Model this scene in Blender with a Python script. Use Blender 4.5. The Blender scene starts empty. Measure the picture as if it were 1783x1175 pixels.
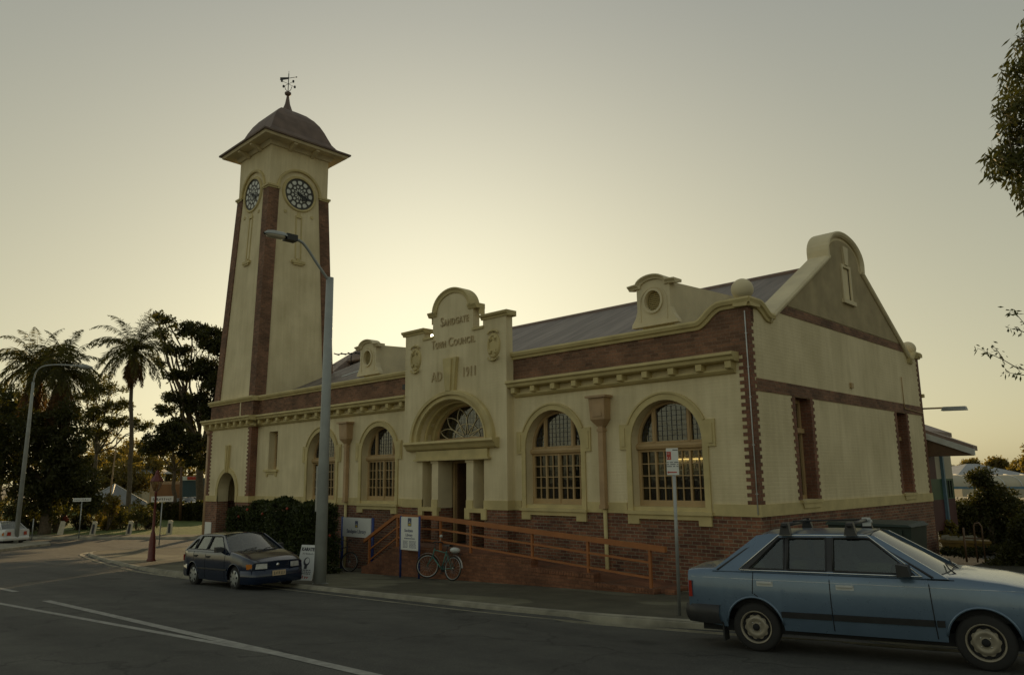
import bpy, math, random
import numpy as np
from mathutils import Vector, Matrix
random.seed(7); np.random.seed(7)
SC = bpy.context.scene; COL = SC.collection
PI = math.pi; R = math.radians
# ------------------------------------------------------------------ camera
CF, PAN, TILT, ROLL = 1322.62, 0.775412, 0.182285, -0.01133
CP = np.array([8.3009, -16.4047, 0.93339])
PW, PH = 1783.0, 1175.0
_f = np.array([-math.sin(PAN)*math.cos(TILT), math.cos(PAN)*math.cos(TILT), math.sin(TILT)])
_r = np.array([math.cos(PAN), math.sin(PAN), 0.0]); _u = np.cross(_r, _f)
_r2 = _r*math.cos(ROLL)+_u*math.sin(ROLL); _u2 = -_r*math.sin(ROLL)+_u*math.cos(ROLL)
cam = bpy.data.objects.new('camera', bpy.data.cameras.new('camera')); COL.objects.link(cam)
cam.data.lens = CF/PW*36.0; cam.data.sensor_width = 36.0; cam.data.sensor_fit = 'HORIZONTAL'
cam.data.clip_start = 0.1; cam.data.clip_end = 6000
cam.matrix_world = Matrix(((_r2[0], _u2[0], -_f[0], CP[0]), (_r2[1], _u2[1], -_f[1], CP[1]), (_r2[2], _u2[2], -_f[2], CP[2]), (0, 0, 0, 1)))
SC.camera = cam
# ------------------------------------------------------------------ sky, sun, exposure
SUN = Vector((-0.7586, 0.6233, 0.1857)).normalized()
SEL = math.asin(SUN.z); SAZ = math.atan2(SUN.x, SUN.y)          # azimuth from +Y towards +X
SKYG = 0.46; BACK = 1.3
W = bpy.data.worlds.new('World'); SC.world = W; W.use_nodes = True
nt = W.node_tree; nt.nodes.clear()
sky = nt.nodes.new('ShaderNodeTexSky'); sky.sky_type = 'NISHITA'; sky.sun_disc = False
sky.sun_elevation = SEL; sky.sun_rotation = SAZ
sky.air_density = 1.0; sky.dust_density = 3.0; sky.ozone_density = 1.0; sky.altitude = 0
tint = nt.nodes.new('ShaderNodeMix'); tint.data_type = 'RGBA'; tint.blend_type = 'MULTIPLY'; tint.inputs[0].default_value = 1
tint.inputs[7].default_value = (4.15, 4.12, 3.6, 1)
bg = nt.nodes.new('ShaderNodeBackground'); bg.inputs[1].default_value = 0.085
wo = nt.nodes.new('ShaderNodeOutputWorld')
gam = nt.nodes.new('ShaderNodeGamma'); gam.inputs[1].default_value = SKYG
hs = nt.nodes.new('ShaderNodeHueSaturation'); hs.inputs['Saturation'].default_value = 0.62
nt.links.new(sky.outputs[0], gam.inputs[0]); nt.links.new(gam.outputs[0], hs.inputs['Color']); nt.links.new(hs.outputs[0], tint.inputs[6]); # soften the brightest sky and let the unseen sky behind the street be a little brighter
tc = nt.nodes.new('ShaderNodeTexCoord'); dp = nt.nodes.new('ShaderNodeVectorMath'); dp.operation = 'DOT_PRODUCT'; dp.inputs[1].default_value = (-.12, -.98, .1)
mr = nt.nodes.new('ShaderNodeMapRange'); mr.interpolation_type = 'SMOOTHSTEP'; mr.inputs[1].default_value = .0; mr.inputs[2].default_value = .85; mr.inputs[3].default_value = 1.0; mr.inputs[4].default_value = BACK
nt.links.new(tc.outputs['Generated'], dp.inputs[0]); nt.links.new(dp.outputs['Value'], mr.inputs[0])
den = nt.nodes.new('ShaderNodeVectorMath'); den.operation = 'MULTIPLY_ADD'; den.inputs[1].default_value = (.038,)*3; den.inputs[2].default_value = (1, 1, 1)
dv = nt.nodes.new('ShaderNodeVectorMath'); dv.operation = 'DIVIDE'; sc_ = nt.nodes.new('ShaderNodeVectorMath'); sc_.operation = 'SCALE'
nt.links.new(tint.outputs[2], den.inputs[0]); nt.links.new(tint.outputs[2], dv.inputs[0]); nt.links.new(den.outputs[0], dv.inputs[1])
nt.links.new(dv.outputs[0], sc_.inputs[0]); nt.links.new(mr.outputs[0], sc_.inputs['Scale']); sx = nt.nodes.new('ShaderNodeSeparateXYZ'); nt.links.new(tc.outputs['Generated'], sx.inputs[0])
hz = nt.nodes.new('ShaderNodeValToRGB'); hz.color_ramp.elements[0].color = (1.0, .955, .72, 1); hz.color_ramp.elements[1].color = (.70, .71, .68, 1)
hz.color_ramp.elements[0].position = .02; hz.color_ramp.elements[1].position = .55; nt.links.new(sx.outputs[2], hz.inputs[0])
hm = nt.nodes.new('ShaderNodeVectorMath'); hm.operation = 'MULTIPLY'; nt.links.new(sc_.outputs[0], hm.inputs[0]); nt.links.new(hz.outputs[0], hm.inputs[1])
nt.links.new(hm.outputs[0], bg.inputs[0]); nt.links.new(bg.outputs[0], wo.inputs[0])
sl = bpy.data.objects.new('sun_lamp', bpy.data.lights.new('sun_lamp', 'SUN')); COL.objects.link(sl)
sl.data.energy = 4.4; sl.data.angle = R(0.5); sl.data.color = (1.0, 0.70, 0.34)
sl.rotation_euler = SUN.to_track_quat('Z', 'Y').to_euler(); sl.location = (0, 0, 60)
SC.view_settings.view_transform = 'Standard'; SC.view_settings.look = 'None'
SC.view_settings.exposure = 0.0; SC.view_settings.gamma = 1.0
# ------------------------------------------------------------------ ground shape
def zx(x):
    if x < -30: return -30-12*(1-math.exp((x+30)/12))
    if x > 10: return 10+8*(1-math.exp(-(x-10)/8))
    return x
def g(x, y):                                   # the sloping street: falls to the left and away from the camera
    return -1.6725+.035*zx(x)-.045*(max(y, -25) if y < 0 else 0)
def ray(px, py):
    return _f+(px-PW/2)/CF*_r2-(py-PH/2)/CF*_u2
def G(px, py, off=0.0):                        # where a sight line meets the ground
    d = ray(px, py); lo, hi = 1.0, 2000.0
    for i in range(60):
        m = (lo+hi)/2; P = CP+m*d
        if P[2]-g(P[0], P[1])-off > 0: lo = m
        else: hi = m
    return CP+lo*d
def depth_pt(px, py, dep):                     # a point at a given distance along the view axis
    return CP+ray(px, py)*dep
# ------------------------------------------------------------------ mesh helpers
class MB:
    def __init__(s): s.v = []; s.f = []; s.m = []; s.sm = []
    def add(s, vs, fs, m=0, sm=False):
        n = len(s.v); s.v += [tuple(map(float, v)) for v in vs]
        for f in fs: s.f.append(tuple(i+n for i in f)); s.m.append(m); s.sm.append(sm)
        return s
    def box(s, x0, x1, y0, y1, z0, z1, m=0):
        return s.add([(x0,y0,z0),(x1,y0,z0),(x1,y1,z0),(x0,y1,z0),(x0,y0,z1),(x1,y0,z1),(x1,y1,z1),(x0,y1,z1)],
            [(0,3,2,1),(4,5,6,7),(0,1,5,4),(1,2,6,5),(2,3,7,6),(3,0,4,7)], m)
    def hexa(s, lo, hi, m=0):                  # two quads (each 4 points) joined
        return s.add(list(lo)+list(hi), [(0,3,2,1),(4,5,6,7),(0,1,5,4),(1,2,6,5),(2,3,7,6),(3,0,4,7)], m)
    def prism(s, pts, ax, a, b, m=0):          # polygon pts extruded along axis 'x','y','z'
        def P(p, t): return (t,p[0],p[1]) if ax == 'x' else (p[0],t,p[1]) if ax == 'y' else (p[0],p[1],t)
        n = len(pts); vs = [P(p, a) for p in pts]+[P(p, b) for p in pts]
        fs = [tuple(range(n))[::-1], tuple(range(n, 2*n))]+[(i,(i+1)%n,(i+1)%n+n,i+n) for i in range(n)]
        return s.add(vs, fs, m)
    def tube(s, pts, r, m=0, n=8, cap=True):
        pts = [Vector(p) for p in pts]; k = len(pts); rs = r if isinstance(r, (list, tuple)) else [r]*k
        vs = []; up = None
        for i in range(k):
            t = (pts[min(i+1,k-1)]-pts[max(i-1,0)]).normalized()
            if up is None: up = Vector((0,0,1)) if abs(t.z) < .9 else Vector((1,0,0))
            a = t.cross(up).normalized(); b = a.cross(t).normalized(); up = b
            for j in range(n):
                q = 2*PI*j/n; vs.append(pts[i]+(a*math.cos(q)+b*math.sin(q))*rs[i])
        fs = [(i*n+j, i*n+(j+1)%n, (i+1)*n+(j+1)%n, (i+1)*n+j) for i in range(k-1) for j in range(n)]
        if cap: fs += [tuple(range(n))[::-1], tuple(range((k-1)*n, k*n))]
        return s.add(vs, fs, m, True)
    def lathe(s, prof, c, m=0, n=20, ax='z', sm=True, cap=True):  # prof: (radius, height)
        vs = []
        for r, h in prof:
            for j in range(n):
                q = 2*PI*j/n; a, b = r*math.cos(q), r*math.sin(q)
                vs.append((c[0]+a,c[1]+b,c[2]+h) if ax == 'z' else (c[0]+a,c[1]+h,c[2]+b) if ax == 'y' else (c[0]+h,c[1]+a,c[2]+b))
        k = len(prof)
        fs = [(i*n+j, i*n+(j+1)%n, (i+1)*n+(j+1)%n, (i+1)*n+j) for i in range(k-1) for j in range(n)]
        if cap: fs += [tuple(range(n))[::-1], tuple(range((k-1)*n, k*n))]
        return s.add(vs, fs, m, sm)
    def ball(s, c, r, m=0, n=20, sz=1.0):
        return s.lathe([(max(1e-3, r*math.sin(PI*i/(n//2))), -r*sz*math.cos(PI*i/(n//2))) for i in range(n//2+1)], c, m, n)
    def sweep(s, path, prof, m=0, plane='xz', y=0.0, closed=False):
        # path in a plane, prof = (out, proud): out along the in-plane normal (left of travel), proud towards the viewer of the plane
        P = [Vector(p) for p in path]; k = len(P); vs = []; n = len(prof)
        for i in range(k):
            a = P[(i-1)%k] if closed or i else None; b = P[(i+1)%k] if closed or i < k-1 else None
            d1 = (P[i]-a).normalized() if a is not None else None; d2 = (b-P[i]).normalized() if b is not None else None
            d1 = d1 or d2; d2 = d2 or d1
            n1 = Vector((-d1.y, d1.x)); n2 = Vector((-d2.y, d2.x)); nn = (n1+n2)
            nn = nn/max(.25, (1+n1.dot(n2)))
            for o, pr in prof:
                q = P[i]+nn*o
                vs.append((q.x, y-pr, q.y) if plane == 'xz' else (y+pr, q.x, q.y) if plane == 'yz' else (q.x, q.y, y+pr))
        fs = [(i*n+j, i*n+(j+1)%n, ((i+1)%k)*n+(j+1)%n, ((i+1)%k)*n+j) for i in range(k if closed else k-1) for j in range(n)]
        if not closed: fs += [tuple(range(n))[::-1], tuple(range((k-1)*n, k*n))]
        return s.add(vs, fs, m)
    def grid(s, rows, m=0, sm=True, flip=False):
        k = len(rows); n = len(rows[0]); vs = [p for r in rows for p in r]
        fs = [(i*n+j, i*n+j+1, (i+1)*n+j+1, (i+1)*n+j) for i in range(k-1) for j in range(n-1)]
        if flip: fs = [f[::-1] for f in fs]
        return s.add(vs, fs, m, sm)
    def mesh(s, name, mats):
        me = bpy.data.meshes.new(name); me.from_pydata(s.v, [], s.f)
        for mt in mats: me.materials.append(mt)
        me.polygons.foreach_set('material_index', s.m); me.polygons.foreach_set('use_smooth', s.sm)
        me.update(); return me
    def build(s, name, mats, parent=None, fix=True):
        if not isinstance(mats, (list, tuple)): mats = [mats]
        me = s.mesh(name, mats)
        if fix:
            import bmesh
            bm = bmesh.new(); bm.from_mesh(me); bmesh.ops.recalc_face_normals(bm, faces=bm.faces); bm.to_mesh(me); bm.free()
        return link(name, me, parent)
def build_each(mb, name, mats, parent):          # every separate piece (pieces that touch stay together) becomes an object
    n = len(mb.v); par = list(range(n))
    def find(i):
        while par[i] != i: par[i] = par[par[i]]; i = par[i]
        return i
    for f in mb.f:
        for i in f[1:]: par[find(i)] = find(f[0])
    comp = {}
    for i in range(n): comp.setdefault(find(i), []).append(i)
    ks = list(comp); bb = [(np.min([mb.v[i] for i in comp[k]], 0)-.004, np.max([mb.v[i] for i in comp[k]], 0)+.004) for k in ks]; q = list(range(len(ks)))
    for i in range(len(ks)):
        for j in range(i):
            if all(bb[i][0] <= bb[j][1]) and all(bb[j][0] <= bb[i][1]):
                a, b = q[i], q[j]; q = [b if x == a else x for x in q]
    of = {}
    for kk, qq in zip(ks, q):
        for i in comp[kk]: of[i] = qq
    out = []
    for qq in dict.fromkeys(q):
        s = MB(); mp = {}
        for i in range(n):
            if of[i] == qq: mp[i] = len(s.v); s.v.append(mb.v[i])
        for f, m_, sm in zip(mb.f, mb.m, mb.sm):
            if f[0] in mp: s.f.append(tuple(mp[i] for i in f)); s.m.append(m_); s.sm.append(sm)
        out.append(s.build(name, mats, parent))
    return out
def link(name, me, parent=None):
    o = bpy.data.objects.new(name, me); COL.objects.link(o)
    if parent is not None:
        o.parent = parent
        pm = world_of(parent)
        o.matrix_parent_inverse = pm.inverted()
    return o
def world_of(o):
    m = Matrix.LocRotScale(o.location, o.rotation_euler, o.scale)
    if o.parent is not None: m = world_of(o.parent) @ o.matrix_parent_inverse @ m
    return m
def tag(o, label=None, cat=None, group=None, kind=None):
    if label: o['label'] = label
    if cat: o['category'] = cat
    if group: o['group'] = group
    if kind: o['kind'] = kind
    return o
def thing(name, label, cat, loc, rz=0.0, group=None):
    o = bpy.data.objects.new(name, None); COL.objects.link(o); o.empty_display_size = .2
    o.location = loc; o.rotation_euler = (0, 0, rz); return tag(o, label, cat, group)
def kids(o): return [c for c in bpy.data.objects if c.parent is o]
def copy_tree(o, parent=None):
    c = o.copy(); COL.objects.link(c)
    if parent is not None: c.parent = parent
    for ch in kids(o): copy_tree(ch, c)
    return c
def flat(outlines, depth, name='curve', bevel=0.0):  # filled 2-D outlines with holes -> MB in x, y(depth 0..depth), z
    cu = bpy.data.curves.new(name, 'CURVE'); cu.dimensions = '2D'; cu.fill_mode = 'BOTH'
    cu.extrude = depth/2
    for ol in outlines:
        sp = cu.splines.new('POLY'); sp.points.add(len(ol)-1)
        for p, q in zip(sp.points, ol): p.co = (q[0], q[1], 0, 1)
        sp.use_cyclic_u = True
    return from_curve(cu, depth)
def from_curve(cu, depth):
    o = bpy.data.objects.new('tmp', cu); COL.objects.link(o)
    me = bpy.data.meshes.new_from_object(o); mb = MB()
    mb.v = [(v.co.x, depth/2-v.co.z, v.co.y) for v in me.vertices]
    key = {}; idx = []; nv = []
    for v in mb.v:
        k = (round(v[0], 4), round(v[1], 4), round(v[2], 4))
        if k not in key: key[k] = len(nv); nv.append(v)
        idx.append(key[k])
    mb.v = nv; mb.f = []
    for p in me.polygons:
        f = []
        for i in p.vertices:
            if idx[i] not in f: f.append(idx[i])
        if len(f) > 2: mb.f.append(tuple(f))
    mb.m = [0]*len(mb.f); mb.sm = [False]*len(mb.f)
    bpy.data.objects.remove(o); bpy.data.curves.remove(cu); bpy.data.meshes.remove(me)
    return mb
def text(s, size, depth=.02, bold=0.0, spacing=1.0):     # lettering in the xz plane, left-bottom at the origin
    cu = bpy.data.curves.new('text', 'FONT'); cu.body = s; cu.size = size; cu.extrude = depth/2; cu.offset = bold
    cu.space_character = spacing; cu.align_x = 'LEFT'; cu.resolution_u = 3
    return from_curve(cu, depth)
def scribble(mb, x0, x1, z, h, y, m=0, w=(.018, .05)):     # marks of lettering too small to read
    x = x0
    while x < x1-.01:
        w_ = random.uniform(*w); k = random.random(); mb.box(x, min(x+w_*.45, x1), y-.002, y, z, z+h*(1 if k < .6 else .7), m)
        if k > .3: mb.box(x, min(x+w_, x1), y-.002, y, z+h*(0 if k < .7 else .42), z+h*(.2 if k < .7 else .6), m)
        x += w_+.016
    return mb
def move(mb, dx=0, dy=0, dz=0, sx=1, sy=1, sz=1):
    mb.v = [(x*sx+dx, y*sy+dy, z*sz+dz) for x, y, z in mb.v]; return mb
def xf(mb, M): mb.v = [tuple(M @ Vector(v)) for v in mb.v]; return mb
def join(*ms):
    o = MB()
    for mb in ms:
        n = len(o.v); o.v += mb.v; o.f += [tuple(i+n for i in f) for f in mb.f]; o.m += mb.m; o.sm += mb.sm
    return o
def setm(mb, m): mb.m = [m]*len(mb.f); return mb
def arc(cx, cz, rx, rz, a0, a1, n): return [(cx+rx*math.cos(R(a0+(a1-a0)*i/n)), cz+rz*math.sin(R(a0+(a1-a0)*i/n))) for i in range(n+1)]
def rect(x0, x1, z0, z1): return [(x0, z0), (x1, z0), (x1, z1), (x0, z1)]
def arched(cx, hw, z0, zs, rz=None, n=20): return [(cx-hw, z0), (cx+hw, z0)]+arc(cx, zs, hw, rz or hw, 0, 180, n)
# ------------------------------------------------------------------ materials
def nodes(name):
    m = bpy.data.materials.new(name); m.use_nodes = True; t = m.node_tree; t.nodes.clear()
    b = t.nodes.new('ShaderNodeBsdfPrincipled'); o = t.nodes.new('ShaderNodeOutputMaterial'); t.links.new(b.outputs[0], o.inputs[0])
    return m, t, b, o
def N(t, ty, **k):
    n = t.nodes.new(ty)
    for a, b in k.items(): setattr(n, a, b)
    return n
def noise(t, vec, scale, detail=4, rough=.55):
    n = N(t, 'ShaderNodeTexNoise'); n.inputs['Scale'].default_value = scale; n.inputs['Detail'].default_value = detail; n.inputs['Roughness'].default_value = rough
    if vec is not None: t.links.new(vec, n.inputs['Vector'])
    return n.outputs[0]
def ramp(t, fac, a, b, p0=.35, p1=.65):
    n = N(t, 'ShaderNodeValToRGB'); n.color_ramp.elements[0].position = p0; n.color_ramp.elements[1].position = p1
    n.color_ramp.elements[0].color = (*a, 1); n.color_ramp.elements[1].color = (*b, 1); t.links.new(fac, n.inputs[0]); return n.outputs[0]
def mixc(t, fac, a, b, mode='MIX'):
    n = N(t, 'ShaderNodeMix', data_type='RGBA', blend_type=mode)
    for s, i in ((fac, 0), (a, 6), (b, 7)):
        if hasattr(s, 'links'): t.links.new(s, n.inputs[i])
        else: n.inputs[i].default_value = s if i == 0 else (*s, 1)
    return n.outputs[2]
def mathn(t, op, a, b=None):
    n = N(t, 'ShaderNodeMath', operation=op)
    for s, i in ((a, 0), (b, 1)):
        if s is None: continue
        if hasattr(s, 'links'): t.links.new(s, n.inputs[i])
        else: n.inputs[i].default_value = s
    return n.outputs[0]
def bump(t, b, h, dist=.01, strength=.6):
    n = N(t, 'ShaderNodeBump'); n.inputs['Distance'].default_value = dist; n.inputs['Strength'].default_value = strength
    t.links.new(h, n.inputs['Height']); t.links.new(n.outputs[0], b.inputs['Normal'])
def geo_pos(t): return N(t, 'ShaderNodeNewGeometry').outputs['Position']
def obj_pos(t): return N(t, 'ShaderNodeTexCoord').outputs['Object']
def sc3(t, vec, s):
    n = N(t, 'ShaderNodeVectorMath', operation='MULTIPLY'); t.links.new(vec, n.inputs[0]); n.inputs[1].default_value = s; return n.outputs[0]
def wall_uv(t):                                # (along the wall, height) from world position
    ge = N(t, 'ShaderNodeNewGeometry'); sn = N(t, 'ShaderNodeSeparateXYZ'); t.links.new(ge.outputs['True Normal'], sn.inputs[0])
    sp = N(t, 'ShaderNodeSeparateXYZ'); t.links.new(ge.outputs['Position'], sp.inputs[0])
    k = mathn(t, 'GREATER_THAN', mathn(t, 'ABSOLUTE', sn.outputs[0]), mathn(t, 'ABSOLUTE', sn.outputs[1]))
    mx = N(t, 'ShaderNodeMix', data_type='FLOAT'); t.links.new(k, mx.inputs[0]); t.links.new(sp.outputs[0], mx.inputs[2]); t.links.new(sp.outputs[1], mx.inputs[3])
    c = N(t, 'ShaderNodeCombineXYZ'); t.links.new(mx.outputs[0], c.inputs[0]); t.links.new(sp.outputs[2], c.inputs[1]); return c.outputs[0]
def bricktex(t, c1, c2, mo, mort=.010, bw=.24, rh=.086):
    b = N(t, 'ShaderNodeTexBrick'); t.links.new(wall_uv(t), b.inputs['Vector'])
    b.inputs['Scale'].default_value = 1; b.inputs['Brick Width'].default_value = bw; b.inputs['Row Height'].default_value = rh
    b.inputs['Mortar Size'].default_value = mort; b.inputs['Mortar Smooth'].default_value = .3; b.inputs['Bias'].default_value = 0
    b.inputs['Color1'].default_value = (*c1, 1); b.inputs['Color2'].default_value = (*c2, 1); b.inputs['Mortar'].default_value = (*mo, 1)
    return b
def m_brick(name, c1, c2, mo, rough=.85, mort=.010, soot=.5):
    m, t, b, o = nodes(name); br = bricktex(t, c1, c2, mo, mort); p = geo_pos(t)
    c = mixc(t, 1.0, br.outputs[0], ramp(t, noise(t, p, 1.1, 5), (.55, .53, .5), (1.15, 1.1, 1.05), .3, .7), 'MULTIPLY')
    c = mixc(t, 1.0, c, ramp(t, noise(t, p, 19, 3), (.75, .75, .75), (1.15, 1.15, 1.15), .3, .7), 'MULTIPLY')
    t.links.new(c, b.inputs['Base Color']); b.inputs['Roughness'].default_value = rough
    bump(t, b, mathn(t, 'ADD', mathn(t, 'MULTIPLY', br.outputs[1], -1), mathn(t, 'MULTIPLY', noise(t, p, 60, 3), .4)), .008, .8)
    return m
def m_paintbrick(name, c, k=.8):               # painted brickwork: faint courses, grime streaks
    m, t, b, o = nodes(name); br = bricktex(t, c, c, c, .012); p = geo_pos(t)
    st = noise(t, sc3(t, p, (3.5, 3.5, .3)), 1.3, 6, .65)
    cc = mixc(t, 1.0, c, ramp(t, st, (.88, .865, .82), (1.03, 1.03, 1.03), .28, .6), 'MULTIPLY')
    cc = mixc(t, 1.0, cc, ramp(t, noise(t, p, .7, 5), (.88, .87, .83), (1.06, 1.06, 1.06), .35, .65), 'MULTIPLY')
    t.links.new(cc, b.inputs['Base Color']); b.inputs['Roughness'].default_value = .75
    h = mathn(t, 'ADD', mathn(t, 'MULTIPLY', br.outputs[1], -k), mathn(t, 'MULTIPLY', noise(t, p, 45, 4), .5))
    bump(t, b, h, .006, .42); return m
def m_plain(name, c, rough=.7, var=.2, scale=4.0, metal=0.0, bumpd=0.0, bscale=60, world=True, coat=0.0, spec=None):
    m, t, b, o = nodes(name); p = geo_pos(t) if world else obj_pos(t)
    lo = tuple(x*(1-var) for x in c); hi = tuple(min(1, x*(1+var*.6)) for x in c)
    t.links.new(ramp(t, noise(t, p, scale, 6), lo, hi, .3, .7), b.inputs['Base Color'])
    b.inputs['Roughness'].default_value = rough; b.inputs['Metallic'].default_value = metal; b.inputs['Coat Weight'].default_value = coat
    if spec is not None: b.inputs['Specular IOR Level'].default_value = spec
    if bumpd: bump(t, b, noise(t, p, bscale, 4), bumpd, .7)
    return m
def m_emit(name, c, s):
    m, t, b, o = nodes(name); b.inputs['Base Color'].default_value = (*c, 1); b.inputs['Emission Color'].default_value = (*c, 1); b.inputs['Emission Strength'].default_value = s; return m
def m_glass(name, tintc=(.55, .6, .5), wav=.0, base=.055, dust=0.0):
    m, t, b, o = nodes(name); t.nodes.remove(b)
    tr = N(t, 'ShaderNodeBsdfTransparent'); tr.inputs[0].default_value = (*tintc, 1)
    gl = N(t, 'ShaderNodeBsdfGlossy'); gl.inputs['Roughness'].default_value = .03
    lw = N(t, 'ShaderNodeLayerWeight'); lw.inputs['Blend'].default_value = .5; fr = mathn(t, 'MULTIPLY', mathn(t, 'POWER', lw.outputs['Facing'], 3.5), .9)
    mx = N(t, 'ShaderNodeMixShader'); t.links.new(mathn(t, 'ADD', fr, base), mx.inputs[0]); t.links.new(tr.outputs[0], mx.inputs[1]); t.links.new(gl.outputs[0], mx.inputs[2])
    if dust:
        df = N(t, 'ShaderNodeBsdfDiffuse'); df.inputs[0].default_value = (.62, .60, .52, 1); tl = N(t, 'ShaderNodeBsdfTranslucent'); tl.inputs[0].default_value = (.62, .60, .52, 1)
        dd = N(t, 'ShaderNodeMixShader'); dd.inputs[0].default_value = .5; t.links.new(df.outputs[0], dd.inputs[1]); t.links.new(tl.outputs[0], dd.inputs[2])
        m2 = N(t, 'ShaderNodeMixShader'); m2.inputs[0].default_value = dust; t.links.new(mx.outputs[0], m2.inputs[1]); t.links.new(dd.outputs[0], m2.inputs[2]); t.links.new(m2.outputs[0], o.inputs[0])
    else: t.links.new(mx.outputs[0], o.inputs[0])
    if wav:
        bn = N(t, 'ShaderNodeBump'); bn.inputs['Distance'].default_value = wav; bn.inputs['Strength'].default_value = .5
        t.links.new(noise(t, geo_pos(t), 5, 2), bn.inputs['Height']); t.links.new(bn.outputs[0], gl.inputs['Normal'])
    return m
def m_leaf(name, c, var=.45, trans=.45, scale=1.2):
    m, t, b, o = nodes(name); p = geo_pos(t)
    lo = tuple(x*(1-var) for x in c); hi = (min(1, c[0]*(1+var)*1.15), c[1]*(1+var), c[2]*(1+var*.5))
    cc = mixc(t, .5, ramp(t, noise(t, p, scale, 3), lo, hi, .3, .7), ramp(t, noise(t, p, 9, 2), lo, hi, .35, .65))
    t.links.new(cc, b.inputs['Base Color']); b.inputs['Roughness'].default_value = .5; b.inputs['Specular IOR Level'].default_value = .3
    tl = N(t, 'ShaderNodeBsdfTranslucent'); t.links.new(mixc(t, 1.0, cc, (1.7, 1.6, .7), 'MULTIPLY'), tl.inputs[0])
    mx = N(t, 'ShaderNodeMixShader'); mx.inputs[0].default_value = trans; t.links.new(b.outputs[0], mx.inputs[1]); t.links.new(tl.outputs[0], mx.inputs[2]); t.links.new(mx.outputs[0], o.inputs[0])
    return m
def m_roof(name, c, along='x', pitch=.076):
    m, t, b, o = nodes(name); p = geo_pos(t); s = N(t, 'ShaderNodeSeparateXYZ'); t.links.new(p, s.inputs[0])
    w = mathn(t, 'SINE', mathn(t, 'MULTIPLY', s.outputs[0 if along == 'x' else 1], 2*PI/pitch))
    cc = mixc(t, 1.0, c, ramp(t, noise(t, sc3(t, p, (3, .4, .4) if along == 'x' else (.4, 3, .4)), 1.5, 6), (.65, .62, .6), (1.2, 1.15, 1.1), .3, .7), 'MULTIPLY')
    sh = mathn(t, 'FLOOR', mathn(t, 'DIVIDE', s.outputs[0 if along == 'x' else 1], .762)); wn = N(t, 'ShaderNodeTexWhiteNoise', noise_dimensions='1D'); t.links.new(sh, wn.inputs['W'])
    cc = mixc(t, 1.0, cc, ramp(t, wn.outputs['Value'], (.82, .8, .8), (1.12, 1.1, 1.08), 0, 1), 'MULTIPLY')
    t.links.new(cc, b.inputs['Base Color']); b.inputs['Roughness'].default_value = .55; bump(t, b, w, .016, .8); return m
M = {}
M['cream'] = m_paintbrick('cream_paint', (.70, .60, .385))
M['creamsmooth'] = m_plain('cream_render', (.68, .58, .37), .7, .14, 1.5, bumpd=.003)
M['trim'] = m_plain('yellow_trim', (.56, .455, .215), .65, .18, 2.0, bumpd=.003)
M['rough'] = m_plain('roughcast', (.42, .34, .20), .95, .2, 1.5, bumpd=.02, bscale=55)
M['brick'] = m_brick('red_brick', (.19, .085, .055), (.27, .12, .075), (.22, .17, .12), mort=.008)
M['frieze'] = m_brick('frieze_brick', (.16, .085, .052), (.29, .15, .09), (.26, .175, .12), mort=.008)
M['quoin'] = m_brick('quoin_brick', (.20, .09, .055), (.26, .115, .07), (.24, .16, .11), mort=.008)
M['base'] = m_brick('base_brick', (.13, .052, .036), (.29, .125, .072), (.29, .24, .17), mort=.011)
M['rampbrick'] = m_brick('ramp_brick', (.18, .075, .04), (.29, .125, .066), (.20, .10, .06), mort=.008)
M['tan'] = m_plain('tan_paint', (.44, .30, .145), .55, .15, 2.0, bumpd=.002)
M['tanpipe'] = m_plain('pink_brown_paint', (.42, .275, .145), .5, .22, 2.5)
M['glass'] = m_glass('window_glass', (.66, .66, .58), wav=.006)
M['leadglass'] = m_glass('leaded_glass', (.16, .19, .15), wav=.010, base=.14)
M['dark'] = m_plain('dark_interior', (.03, .027, .022), .9)
M['inner'] = m_plain('interior_paint', (.32, .28, .2), .9)
M['roof'] = m_roof('corrugated_roof', (.235, .205, .185))
M['roofy'] = m_roof('corrugated_roof_turned', (.25, .19, .16), 'y')
M['capping'] = m_plain('ridge_metal', (.24, .17, .14), .6)
M['copper'] = m_plain('tower_roof_sheet', (.165, .112, .086), .6, .3, 1.6)
M['black'] = m_plain('black_iron', (.025, .025, .024), .5)
M['letter'] = m_plain('letter_paint', (.46, .36, .20), .7)
M['clockdark'] = m_plain('clock_face_iron', (.06, .055, .045), .6)
M['clockwhite'] = m_plain('clock_opal_glass', (.62, .62, .56), .35)
M['galv'] = m_plain('galvanised_steel', (.36, .37, .36), .5, .2, 3.0, metal=.5)
M['greypole'] = m_plain('grey_pole_paint', (.33, .345, .33), .5, .18, 2.0)
M['white'] = m_plain('white_board', (.72, .72, .68), .45, .06, 2.0)
M['ltgrey'] = m_plain('pale_grey', (.55, .56, .54), .6, .12)
M['blue'] = m_plain('blue_post_paint', (.025, .05, .2), .45)
M['rail'] = m_plain('orange_brown_rail_paint', (.36, .13, .04), .5, .15, 3.0)
M['ink'] = m_plain('dark_lettering', (.05, .05, .06), .6)
M['inkblue'] = m_plain('blue_lettering', (.09, .10, .17), .6)
M['redink'] = m_plain('red_lettering', (.5, .06, .04), .5)
M['yellow'] = m_plain('yellow_paint', (.6, .45, .05), .5)
M['rubber'] = m_plain('tyre_rubber', (.022, .021, .02), .85)
M['trunk'] = m_plain('bark', (.12, .09, .06), .9, .4, 6.0, bumpd=.03, bscale=12)
M['palmtrunk'] = m_plain('palm_bark', (.15, .12, .085), .9, .35, 5.0, bumpd=.02, bscale=9)
M['redpost'] = m_plain('red_lamp_paint', (.13, .024, .017), .45)
M['concrete'] = m_plain('kerb_concrete', (.27, .25, .19), .9, .4, 2.2, bumpd=.006, bscale=25)
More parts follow.
